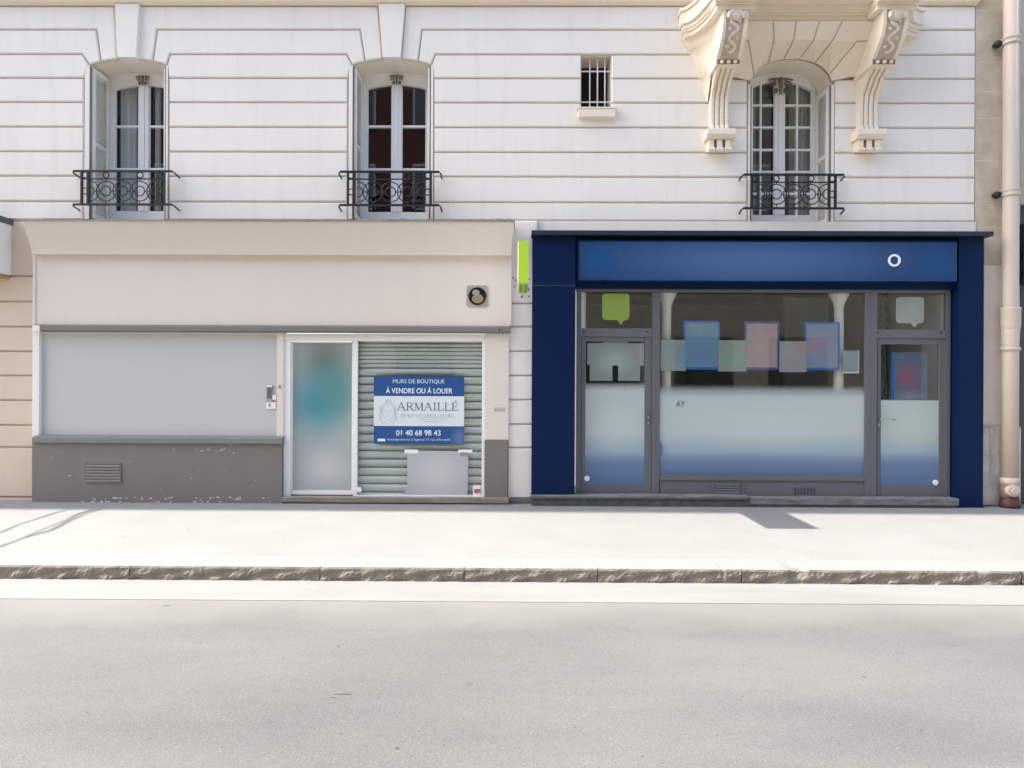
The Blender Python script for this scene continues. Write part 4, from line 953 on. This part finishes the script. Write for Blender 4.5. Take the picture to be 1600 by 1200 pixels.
# ------------------------------------------------------------------ lime green flag sign between the shops
FS = thing('flag_sign', 'lime green vertical sign projecting from the wall between the two shops', 'sign', (W(818, 440, -1.5).x, -0.5, ZZ(440, -1.5)))
gx0, gx1 = W(809.3, 408, -1.5).x, W(826.3, 408, -1.5).x; gz0, gz1 = ZZ(441, -1.5, 818), ZZ(376.5, -1.5, 818)
mb = MB(); mb.box(gx0, gx1, -1.49, -0.55, gz0, gz1); mb.build('sign_box', M['alu'], FS, bevel=0.004)
mb = MB(); mb.box(gx0 + 0.003, gx1 - 0.003, -1.51, -1.49, gz0 - 0.003, gz1 - 0.002); mb.box(gx0 + 0.008, gx1 - 0.004, -1.49, -0.60, gz0 - 0.003, gz0 - 0.0002); mb.build('sign_face', M['green'], FS)
mb = MB(); 
for z in (gz0 + 0.08, gz1 - 0.08): mb.tube([((gx0 + gx1) / 2, -0.55, z), ((gx0 + gx1) / 2, 0.0, z)], 0.016, 8)
mb.build('bracket_arm', M['wbar'], FS)
mb = MB(); mb.box((gx0 + gx1) / 2 - 0.05, (gx0 + gx1) / 2 + 0.05, -0.012, 0.0, gz0 - 0.02, gz1 + 0.03); mb.build('wall_plate', M['offw'], FS)
mb = MB(); olive = mat('olive_vent', (0.22, 0.34, 0.03), 0.6); mb.mats = [olive]
for k in (0, 1): mb.box(gx0 + 0.018 + k * 0.055, gx0 + 0.058 + k * 0.055, -1.35, -0.7, gz0 - 0.006, gz0 - 0.003)
mb.build('underside_vent', None, FS)
for px, py in ((802, 434), (806, 438), (826, 436), (825.5, 452), (826, 463), (815, 463.5), (822, 447), (804, 448)):
    p = W(px, py, -0.054); mb = MB(); mb.disc(p.x, -0.058, -0.045, p.z, random.uniform(0.008, 0.017), None, 10); mb.build('bolt', M['darkbr'], BL)

# ------------------------------------------------------------------ navy shop
YN = -0.18; YP = -0.06                    # pillar face, frame face
NS = thing('navy_shopfront', 'navy blue shopfront with grey metal doors either side of a frosted window', 'shopfront', (W(1185, 785, YN).x, YN, 0))
zt = ZZ(360.5, -0.28, 1190)
mb = MB(); mb.box(W(830.5, 363, -0.28).x, W(1553, 363, -0.28).x, -0.28, 0.0, ZZ(367.5, -0.28, 1190), zt); mb.build('cap_flashing', M['navyd'], NS, bevel=0.003)
zc = ZZ(367.5, -0.28, 1190)
mb = MB(); x0, x1 = W(831, 600, YN).x, W(898.5, 600, YN).x; zm = ZZ(446, YN, 865); zbl = ZZ(773, YN, 865)
mb.box(x0, x1, YN, 0.0, zbl, zm - 0.004); mb.box(x0, x1, YN, 0.0, zm + 0.004, zc); mb.build('pillar', M['navy'], NS, bevel=0.004)
mb = MB(); mb.box(x0 - 0.001, x1 + 0.001, YN - 0.002, 0.0, zm - 0.004, zm + 0.004); mb.build('joint_strip', mat('navy_joint', (0.05, 0.06, 0.09), 0.4), NS)
mb = MB(); x2, x3 = W(1497, 600, YN).x, W(1537, 600, YN).x
mb.box(x2, x3, YN, 0.0, 0.0, zc); mb.build('pillar', M['navy'], NS, bevel=0.004)
# inner return of the right pillar, beam behind the sign
mb = MB(); mb.box(W(1484.5, 600, YP + 0.01).x, x2, YP + 0.01, 0.0, 0.04, ZZ(452, YP, 1400)); mb.build('pillar_return', M['navy'], NS)
mb = MB(); za = ZZ(452.5, YP, 1190); mb.box(x1, x2, YP - 0.03, 0.0, za, zc - 0.001); mb.build('beam', M['navy'], NS)
# sign
YSg = -0.22
s0, s1, s2, s3 = W(903, 400, YSg).x, W(1495, 400, YSg).x, ZZ(438.5, YSg, 1190), ZZ(376, YSg, 1190)
sm = blobs('sign_print', (0.002, 0.042, 0.14), [((W(1180, 400, YSg).x, 0, ZZ(405, YSg, 1180)), 2.9, 0.55, (0.055, 0.125, 0.27)), ((W(940, 400, YSg).x, 0, ZZ(407, YSg, 1180)), 0.35, 0.3, (0.0, 0.07, 0.22)), ((W(1460, 400, YSg).x, 0, ZZ(407, YSg, 1180)), 0.35, 0.3, (0.0, 0.06, 0.19))], rough=0.3, coat=0.2)
SG = NS
mb = MB(); mb.box(s0, s1, YSg, YP - 0.03, s2, s3); sgn = mb.build('sign_panel', sm, NS, bevel=0.004)
mb = MB(); mb.box(s0, s1, YSg - 0.006, YSg, s3 - 0.016, s3); mb.box(s0, s0 + 0.016, YSg - 0.006, YSg, s2, s3 - 0.016); mb.build('sign_trim', M['navy'], sgn)
p = W(1397, 407, YSg); mb = MB(); n = 40
for k in range(n):
    a0, a1 = 2 * math.pi * k / n, 2 * math.pi * (k + 1) / n
    mb.prism([(p.x + r_ * math.cos(a), p.z + r_ * math.sin(a)) for r_, a in ((0.055, a0), (0.081, a0), (0.081, a1), (0.055, a1))], YSg - 0.012, YSg)
mb.build('letter_o', M['whtl'], sgn)
# metal framing
FRM = MB(); f = FRM
f.pb(900.5, 452, 1484.5, 457, YP, YP + 0.06)                          # head
f.pb(900.5, 457, 908, 774, YP, YP + 0.06); f.pb(1019, 457, 1030.5, 774, YP - 0.004, YP + 0.06)
f.pb(1351.5, 457, 1370, 777, YP - 0.004, YP + 0.06); f.pb(1478, 457, 1484.8, 779, YP, YP + 0.06)
f.pb(908, 513, 1019, 526, YP, YP + 0.06); f.pb(1370, 515, 1478, 528.5, YP, YP + 0.06)
f.pb(1030.5, 742, 1351.5, 751, YP - 0.012, YP + 0.06); f.pb(1030.5, 751, 1351.5, 776, YP + 0.01, YP + 0.06)
f.pb(900.5, 452, 1484.5, 453.5, YP - 0.008, YP); f.pb(1024, 457.5, 1025.2, 774, YP - 0.007, YP - 0.004); f.pb(1360, 457.5, 1361.2, 776, YP - 0.007, YP - 0.004)
FR = FRM.build('metal_frame', M['anth'], NS, bevel=0.003)
mb = MB()
for a, b in ((1033, 1108), (1167, 1350)):
    x0_, x1_ = W(a, 763, YP + 0.005).x, W(b, 763, YP + 0.005).x; z1, z0 = ZZ(754, YP, 1190), ZZ(774.5, YP, 1190)
    mb.box(x0_, x1_, YP + 0.004, YP + 0.01, z0, z1)
mb.build('kick_panel', M['anth'], FR, bevel=0.003)
grille(1120.5, 754.5, 1154.5, 770.5, YP + 0.004, 4, M['anth'], NS)
mb = MB()
for k in range(7): mb.pb(1241 + k * 5, 761.5, 1243.3 + k * 5, 772.5, YP + 0.001, YP + 0.006)
mb.build('vent_slots', mat('slate_blue_slot', (0.045, 0.05, 0.065), 0.6), NS)
for a, b in ((913, 518), (1010.5, 518), (1372, 520), (1471, 520)): mb = MB(); mb.pb(a - 2, b - 1, a + 2, b + 1, YP - 0.003, YP); mb.build('screw_cap', M['anthd'], NS)
# doors
def shop_door(a, b, c, d, ga, gb, gc, gd, hinge_left, hy):
    yd = YP + 0.015; mb = MB()
    mb.pb(a, b, ga, d, yd, yd + 0.05); mb.pb(gc, b, c, d, yd, yd + 0.05); mb.pb(ga, b, gc, gb, yd, yd + 0.05); mb.pb(ga, gd, gc, d, yd, yd + 0.05)
    mb.pb(a + 1, b + 0.5, a + 2.3, d - 1, yd - 0.005, yd); mb.pb(c - 2.3, b + 0.5, c - 1, d - 1, yd - 0.005, yd)
    dd = mb.build('door', M['anth'], NS, bevel=0.003)
    hp = (a + ga) / 2 if not hinge_left else (c + gc) / 2
    p = W(hp, hy, yd); mb = MB().use(M['anth'])
    mb.box(p.x - 0.016, p.x + 0.016, yd - 0.008, yd, p.z - 0.11, p.z + 0.05)
    mb.use(M['steel']); s = 1 if not hinge_left else -1
    mb.tube([(p.x, yd - 0.008, p.z), (p.x, yd - 0.055, p.z), (p.x + s * 0.02, yd - 0.06, p.z), (p.x + s * (0.19 if not hinge_left else 0.02), yd - 0.06, p.z + (0 if not hinge_left else -0.0))], 0.009, 8)
    mb.disc(p.x, yd - 0.014, yd - 0.008, p.z - 0.075, 0.012, None, 12)
    mb.build('handle', None, dd)
    return dd
dl = shop_door(908, 526, 1019, 773, 914.5, 533.5, 1007, 756.5, True, 652)
dr = shop_door(1370, 528.5, 1478, 777, 1376, 538, 1467, 758, False, 655)
# glazing and films
film_z = lambda yt: (ZZ(yt + 20, YP, 1190), ZZ(yt, YP, 1190))
def film(name, a, b, c, d, fade, top_col, parent, y=YP + 0.016):
    z = lambda q: ZZ(q, YP, (a + c) / 2)
    m = blobs(name + '_print', None, [((W(a + (c - a) * .5, 640, y).x, 0, z(665)), (c - a) * 0.0052, 0.42, tuple(min(1, t * 1.10) for t in top_col))] if True else [],
              zgrad=[(z(d), (0.085, 0.15, 0.275)), (z(728), (0.12, 0.185, 0.30)), (z(700), (0.30, 0.385, 0.43)), (z(675), top_col), (z(b), top_col)], alpha=(z(b + fade), z(b)), rough=0.5)
    mb = MB(); mb.pb(a, b, c, d, y, y + 0.003); return mb.build('frosted_film', m, parent)
tc = (0.42, 0.475, 0.455)
mb = MB(); mb.pb(1030.5, 457, 1351.5, 742, YP + 0.022, YP + 0.028); mb.build('window_pane', M['glass2'], NS)
mb = MB(); mb.pb(908, 457, 1019, 513, YP + 0.022, YP + 0.028); mb.build('transom_pane', M['glass2'], NS)
mb = MB(); mb.pb(1370, 457, 1478, 515, YP + 0.022, YP + 0.028); mb.build('transom_pane', M['glass2'], NS)
mb = MB(); mb.pb(914.5, 533.5, 1007, 756.5, YP + 0.027, YP + 0.033); mb.build('glass', M['glass2'], dl)
mb = MB(); mb.pb(1376, 538, 1467, 758, YP + 0.027, YP + 0.033); mb.build('glass', M['glass2'], dr)
film('window_film', 1030.5, 600, 1351.5, 742, 24, tc, NS)
film('left_door_film', 914.5, 596, 1007, 756.5, 16, tc, dl, YP + 0.021)
film('right_door_film', 1376, 624, 1467, 758, 3, (0.39, 0.445, 0.41), dr, YP + 0.021)
mb = MB().use(mat('film_blue_tab', (0.06, 0.12, 0.21), 0.5)); mb.pb(1028.5, 692, 1034, 712, YP - 0.008, YP - 0.0045); tag(mb.build('blue_tab', None, None, bevel=0.003), 'small slate blue tab on the frame at the left edge of the big window', 'tab')
text('door_lettering', 'AY', 1056.5, 626.5, 1070, 635, YP + 0.014, M['ink'], NS)
for a, b, lab in ((917, 747.5, 'white round cap at the lower left of the left grey shop door'), (1461.5, 754, 'white round cap at the lower right of the right grey shop door')):
    p = W(a, b, YP + 0.01); mb = MB(); mb.disc(p.x, YP - 0.0, YP + 0.012, p.z, 0.037); mb.build('floor_spring_cap', M['wht'], dl if a < 1000 else dr, bevel=0.004)
# stone step
M['riser'] = mat('shaded_stone_riser', (0.12, 0.115, 0.105), 0.9, var=0.9, vscale=10, vcol=(0.05, 0.048, 0.043), bump=0.5)  # step front darkened in colour, standing in for shade under the tread
mb = MB().use(M['sill']); xs0, xs1 = W(828, 780, -0.25).x, W(1500, 780, -0.25).x; xm = W(1172, 780, -0.25).x
zst = ZZ(774.5, -0.23, 1000)
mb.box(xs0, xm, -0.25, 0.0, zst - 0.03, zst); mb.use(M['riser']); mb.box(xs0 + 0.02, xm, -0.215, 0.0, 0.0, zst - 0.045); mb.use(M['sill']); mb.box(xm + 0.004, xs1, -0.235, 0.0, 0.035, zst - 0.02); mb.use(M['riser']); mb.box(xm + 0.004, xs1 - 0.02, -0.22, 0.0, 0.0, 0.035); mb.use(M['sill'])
mb.use(M['darkbr']); mb.box(xs0 + 0.01, xm, -0.24, -0.02, zst - 0.046, zst - 0.03)  # shadow gap under the tread painted as a dark band
mb.build('stone_step', None, NS, bevel=0.006)

# speech bubbles and posters inside the glass
def bubble(a, b, c, d, tipx, tipy, m, label):
    y = YP + 0.030; x0, x1 = W(a, 480, y).x, W(c, 480, y).x; z1, z0 = ZZ(b, y, a), ZZ(d, y, a); r = 0.05
    pts = []
    for cx_, cz_, a0 in ((x0 + r, z1 - r, 90), (x0 + r, z0 + r, 180)):
        pts += [(cx_ + r * math.cos(R(a0 + 90 * k / 6)), cz_ + r * math.sin(R(a0 + 90 * k / 6))) for k in range(7)]
    tx, tz = W(tipx, tipy, y).x, ZZ(tipy, y, tipx)
    pts += [(tx - 0.05, z0), (tx, tz), (tx + 0.05, z0)]
    for cx_, cz_, a0 in ((x1 - r, z0 + r, 270), (x1 - r, z1 - r, 0)):
        pts += [(cx_ + r * math.cos(R(a0 + 90 * k / 6)), cz_ + r * math.sin(R(a0 + 90 * k / 6))) for k in range(7)]
    mb = MB(); mb.prism(pts, y, y + 0.004); return tag(mb.build('speech_bubble_sticker', m, None), label, 'sticker')
bubble(941, 458.5, 983.5, 500, 970, 507.5, M['greenb'], 'olive green speech bubble sticker on the glass over the left grey door')
bubble(1400, 464, 1444, 505, 1429, 512, M['greyb'], 'pale grey speech bubble sticker on the glass over the right grey door')
def poster(a, b, c, d, base, bl, label, border=None, y=YP + 0.034, sides='', name='window_poster'):
    y -= 0.0 if border else 0.0045
    root = thing(name, label, 'poster', (W((a + c) / 2, d, y).x, y, ZZ(d, y, (a + c) / 2)), 'posters hung in the navy shop window')
    m = blobs('poster_print', tuple(t * 0.82 for t in base), [((W(px, py, y).x, 0, ZZ(py, y, px)), rx / 118, rz / 118, tuple(t * 0.82 for t in cc)) for px, py, rx, rz, cc in bl], rough=0.5)
    mb = MB(); mb.pb(a, b, c, d, y, y + 0.003); mb.build('sheet', m, root)
    if border:
        e = 3.2
        if 't' in sides: mb = MB(); mb.pb(a - (e if 'l' in sides else 0), b - e, c + (e if 'r' in sides else 0), b, y, y + 0.004); mb.build('border', border, root)
        if 'b' in sides: mb = MB(); mb.pb(a, d, c, d + e + 0.8, y, y + 0.004); mb.build('border', border, root)
        if 'l' in sides: mb = MB(); mb.pb(a - e, b, a, (b + d) / 2 - 8, y, y + 0.004); mb.build('border', border, root)
        if 'r' in sides: mb = MB(); mb.pb(c, b, c + e, d + e, y, y + 0.004); mb.build('border', border, root)
        if 'q' in sides: mb = MB(); mb.pb(c, b, c + e, (b + d) / 2 - 8, y, y + 0.004); mb.build('border', border, root)
    return root
bl1 = mat('bright_blue_border', (0.0, 0.12, 0.42), 0.5); bl2 = mat('violet_blue_border', (0.05, 0.06, 0.24), 0.5)
poster(1032.5, 531, 1071.3, 579.5, (0.33, 0.38, 0.38), [(1066, 556, 22, 26, (0.20, 0.38, 0.47))], 'grey sheet hung at the far left of the big window')
poster(1071.5, 504.5, 1122, 573.5, (0.16, 0.31, 0.44), [(1096, 555, 34, 30, (0.17, 0.27, 0.47)), (1092, 512, 30, 14, (0.22, 0.34, 0.40))], 'mid blue poster with bright blue edging, leftmost of the three tall posters', bl1, sides='tblq')
poster(1122.3, 531.5, 1166.3, 580.5, (0.34, 0.37, 0.33), [(1145, 562, 26, 22, (0.29, 0.44, 0.33))], 'pale green sheet between the mid blue and pink posters')
poster(1166.5, 505.5, 1214.5, 574, (0.45, 0.34, 0.34), [(1186, 540, 30, 30, (0.52, 0.36, 0.31)), (1206, 512, 16, 14, (0.50, 0.28, 0.30)), (1196, 560, 24, 20, (0.5, 0.35, 0.33))], 'pink poster with violet blue edging, middle of the three tall posters', bl2, sides='tblr')
poster(1218, 533, 1260.3, 581.5, (0.40, 0.37, 0.39), [(1232, 550, 22, 20, (0.45, 0.42, 0.42)), (1252, 545, 14, 10, (0.5, 0.33, 0.30))], 'pinkish grey sheet between the pink and lilac posters')
poster(1260.5, 506.5, 1309, 574.5, (0.25, 0.31, 0.43), [(1280, 540, 30, 26, (0.40, 0.29, 0.42)), (1268, 542, 12, 22, (0.46, 0.29, 0.33)), (1290, 566, 24, 14, (0.28, 0.31, 0.42))], 'lilac poster with bright blue edging, rightmost of the three tall posters', bl1, sides='tblr')
gq = poster(1317, 548, 1341, 581, (0.27, 0.33, 0.37), [], 'small grey blue card with white edge at the right of the big window')
mb = MB(); y = YP + 0.032; mb.pb(1341, 547, 1342.3, 583, y, y + 0.004); mb.pb(1317, 581.3, 1341, 583, y, y + 0.004); mb.build('white_edge', M['wht'], gq)
mb = MB(); mb.pb(1317, 575, 1341, 581, y - 0.001, y + 0.0018); mb.build('blue_strip', mat('blue_strip', (0.08, 0.17, 0.33), 0.5), gq)
# poster on the right door
yq = YP + 0.0375
pd = thing('door_poster', 'blurred mauve and pink poster with bright blue left edge on the right grey door', 'poster', (W(1420, 625, yq).x, yq, ZZ(625, yq)))
m = blobs('door_poster_mauve', (0.10, 0.13, 0.20), [((W(1417, 590, yq).x, 0, ZZ(588, yq, 1417)), 0.26, 0.28, (0.26, 0.09, 0.16)), ((W(1422, 590, yq).x, 0, ZZ(622, yq, 1417)), 0.30, 0.16, (0.24, 0.24, 0.31))], rough=0.45)
mb = MB(); mb.pb(1397, 551, 1449, 624, yq, yq + 0.003); mb.build('sheet', m, pd)
mb = MB(); mb.pb(1392.8, 550.5, 1397, 624.5, yq - 0.002, yq + 0.003)
for q in (576, 597): p0 = W(1396.5, q, yq); mb.box(p0.x, p0.x + 0.03, yq - 0.002, yq, p0.z - 0.012, p0.z + 0.006)
mb.build('blue_edge', bl1, pd)
# white printed sheet on the left door: wide top, two legs
yq = YP + 0.0375
pl_ = blobs('left_door_sheet', (0.33, 0.36, 0.35), [((W(960, 560, yq).x, 0, ZZ(566, yq, 960)), 0.34, 0.24, (0.44, 0.49, 0.47)), ((W(1000, 560, yq).x, 0, ZZ(545, yq, 1000)), 0.2, 0.3, (0.37, 0.345, 0.35))], rough=0.5)
x = lambda px: W(px, 560, yq).x; z = lambda py: ZZ(py, yq, 960)
mb = MB(); mb.prism([(x(917.5), z(536)), (x(917.5), z(570.5)), (x(921.5), z(570.5)), (x(921.5), z(595)), (x(957), z(595)), (x(957), z(571)), (x(966), z(571)), (x(966), z(595)), (x(1000), z(595)), (x(1000), z(571)), (x(1006), z(571)), (x(1006), z(536)), (x(981), z(536)), (x(981), z(533.5)), (x(942), z(533.5)), (x(942), z(536))], yq, yq + 0.003)
tag(mb.build('door_sheet', pl_, None), 'pale grey notched sheet filling the top of the left grey door', 'poster')

# shop interior
IR = MB().use(M['inner'])
X0, X1_ = W(915, 600, 0).x, W(1480, 600, 0).x
def q4(a, b, c, d): IR.poly([a, b, c, d])
Zc = 3.42
q4((X0, .05, .02), (X1_, .05, .02), (X1_, 5, .02), (X0, 5, .02)); q4((X0, 5, 0), (X1_, 5, 0), (X1_, 5, Zc), (X0, 5, Zc)); q4((X0, 0, 0), (X0, 5, 0), (X0, 5, Zc), (X0, 0, Zc)); q4((X1_, 0, 0), (X1_, 5, 0), (X1_, 5, Zc), (X1_, 0, Zc)); q4((X0, 0, Zc), (X1_, 0, Zc), (X1_, 5, Zc), (X0, 5, Zc))
IR.use(M['innerd'])
for k in range(4): IR.box(X0, X1_, 0.9 + k * 1.15, 1.05 + k * 1.15, Zc - 0.22, Zc - 0.01)
IR.use(M['inner']); IR.box(W(1225, 600, 2.6).x, W(1295, 600, 2.6).x, 2.6, 2.7, 0.0, Zc - 0.3); IR.box(W(1430, 600, 1.4).x, X1_, 1.4, 1.5, 0.0, Zc - 0.2)
IR.use(M['innerd']); IR.box(W(1080, 600, 2.2).x, W(1200, 600, 2.2).x, 2.2, 2.6, 0.0, 2.1); IR.box(W(920, 600, 1.8).x, W(1010, 600, 1.8).x, 1.8, 2.2, 0.0, 2.4)
IR.build('shop_interior', None, NS, fix=False)
for pxc, lab in ((1041.5, 'white cast column with flared head just inside the left end of the big window'), (1310.5, 'white cast column with flared head inside the glass right of the lilac poster')):
    yc = 0.12; p = W(pxc, 530, yc); hw = 0.066
    zt = ZZ(457, yc, pxc); 
    mb = MB(); mb.lathe(p.x, yc, [(hw * 1.5, 0.02), (hw * 1.5, 0.15), (hw * 1.05, 0.2), (hw, 1.2), (hw * 0.95, ZZ(478, yc, pxc)), (hw * 1.15, ZZ(476, yc, pxc)), (hw * 1.2, ZZ(473, yc, pxc)), (hw * 1.75, ZZ(465, yc, pxc)), (hw * 2.1, ZZ(459, yc, pxc)), (hw * 2.1, zt + 0.1)], 12)
    tag(mb.build('column', M['colm'], None), lab, 'column', 'columns inside the shop window')
# plant inside the right-hand window
PL = thing('potted_plant', 'leafy green plant seen through the glass beside the right grey door', 'plant', (W(1380, 700, 0.35).x, 0.35, 0.02))
mb = MB(); mb.lathe(PL.location.x, 0.35, [(0.12, 0.02), (0.17, 0.35), (0.15, 0.35)], 16); mb.build('pot', M['innerd'], PL)
mb = MB()
for k in range(420):
    z = random.uniform(0.8, 3.1); a = random.uniform(0, 6.28); r = random.uniform(0.02, 0.30) * (0.6 + 0.4 * math.sin(z * 4)); c = Vector((PL.location.x + r * math.cos(a), 0.35 + r * 0.8 * math.sin(a), z))
    u = Vector((random.gauss(0, 1), random.gauss(0, 1), random.gauss(0, 1))).normalized(); v = u.orthogonal().normalized(); s_ = random.uniform(0.02, 0.045)
    mb.poly([c - u * s_, c + v * s_ * 0.4, c + u * s_, c - v * s_ * 0.4])
mb.build('foliage', M['leaf'], PL, fix=False)
mb = MB(); mb.tube([(PL.location.x, 0.35, 0.3), (PL.location.x + 0.05, 0.36, 1.4), (PL.location.x - 0.04, 0.33, 2.9)], [0.02, 0.015, 0.006], 8); mb.build('stem', M['rust'], PL)

# ------------------------------------------------------------------ across the street (seen mirrored in the panes)
OB = thing('brick_building', 'red brick apartment house across the street mirrored in the window panes', 'building', (0, -19, 0))
def brickmat():
    m = bpy.data.materials.new('red_brick'); m.use_nodes = True; nt = m.node_tree; b = nt.nodes['Principled BSDF']
    br = _n(nt, 'ShaderNodeTexBrick'); br.inputs['Color1'].default_value = (0.23, 0.07, 0.05, 1); br.inputs['Color2'].default_value = (0.16, 0.05, 0.038, 1); br.inputs['Mortar'].default_value = (0.20, 0.15, 0.13, 1)
    br.inputs['Scale'].default_value = 4; mp = _n(nt, 'ShaderNodeMapping'); mp.inputs['Rotation'].default_value = (R(90), 0, 0); g = _n(nt, 'ShaderNodeNewGeometry')
    nt.links.new(g.outputs['Position'], mp.inputs[0]); nt.links.new(mp.outputs[0], br.inputs[0]); nt.links.new(br.outputs[0], b.inputs['Base Color']); b.inputs['Roughness'].default_value = 0.9
    return m
mb = MB().use(brickmat()); mb.box(-26, 26, -22, -19, 5.4, 15.2); mb.use(M['lime']); mb.box(-26, 26, -22, -19.02, 0, 5.4); mb.build('wall', None, OB)
k = 0
for ix in range(-8, 9):
    for zf in (5.9, 9.1, 12.6):
        mb = MB().use(M['frame']); x = ix * 2.9 + 1.9
        mb.box(x - 0.65, x + 0.65, -19.0, -18.95, zf, zf + 2.0); mb.use(M['curtd']); mb.box(x - 0.55, x + 0.55, -18.95, -18.94, zf + 0.1, zf + 1.9)
        mb.build('window', None, OB)
for ix in range(-6, 7):
    mb = MB().use(M['innerd']); x = ix * 3.9; mb.box(x - 1.2, x + 1.2, -19.02, -18.97, 0.3, 3.6); mb.build('shop_window', None, OB)
mb = MB(); mb.box(-60, 60, -22, -14.0, -0.2, 0.0); structure(mb.build('pavement', M['pave']))

# ------------------------------------------------------------------ bare stems added further left, out of view, to throw streaks on the pavement
CL = thing('shadow_stems', 'unseen bare stems added left of the picture to cast streak shadows', 'plant', (-9.6, -0.1, 3.6))
k_ = 1.0 / math.tan(R(SUN_EL))
def stem(gpts, zz, r):
    pts = []
    for (gx, gy) in gpts: p = G(gx, gy, 0); pts.append((p.x - zz * k_, p.y + 0.006 * zz, zz + random.uniform(-0.02, 0.02)))
    mb = MB(); mb.tube(pts, r, 6); return mb.build('stem', M['rust'], CL)
stem([(165, 787), (145, 789), (120, 794), (100, 798), (80, 803), (55, 812), (30, 820), (12, 829), (-30, 842), (-90, 860)], 3.6, [.022, .028, .018, .016, .02, .014, .013, .018, .012, .01])
stem([(170, 790), (145, 796), (125, 803), (105, 812), (80, 822), (55, 833), (25, 845), (-10, 858), (-80, 880)], 3.75, [.028, .03, .02, .014, .012, .012, .012, .016, .012])
stem([(160, 795), (135, 803), (105, 816), (80, 828), (70, 831), (40, 840), (10, 851), (-40, 868)], 3.9, [.02, .012, .02, .022, .026, .012, .012, .01])
stem([(110, 784), (75, 787), (60, 791), (40, 798)], 3.5, [.02, .026, .016, .006])
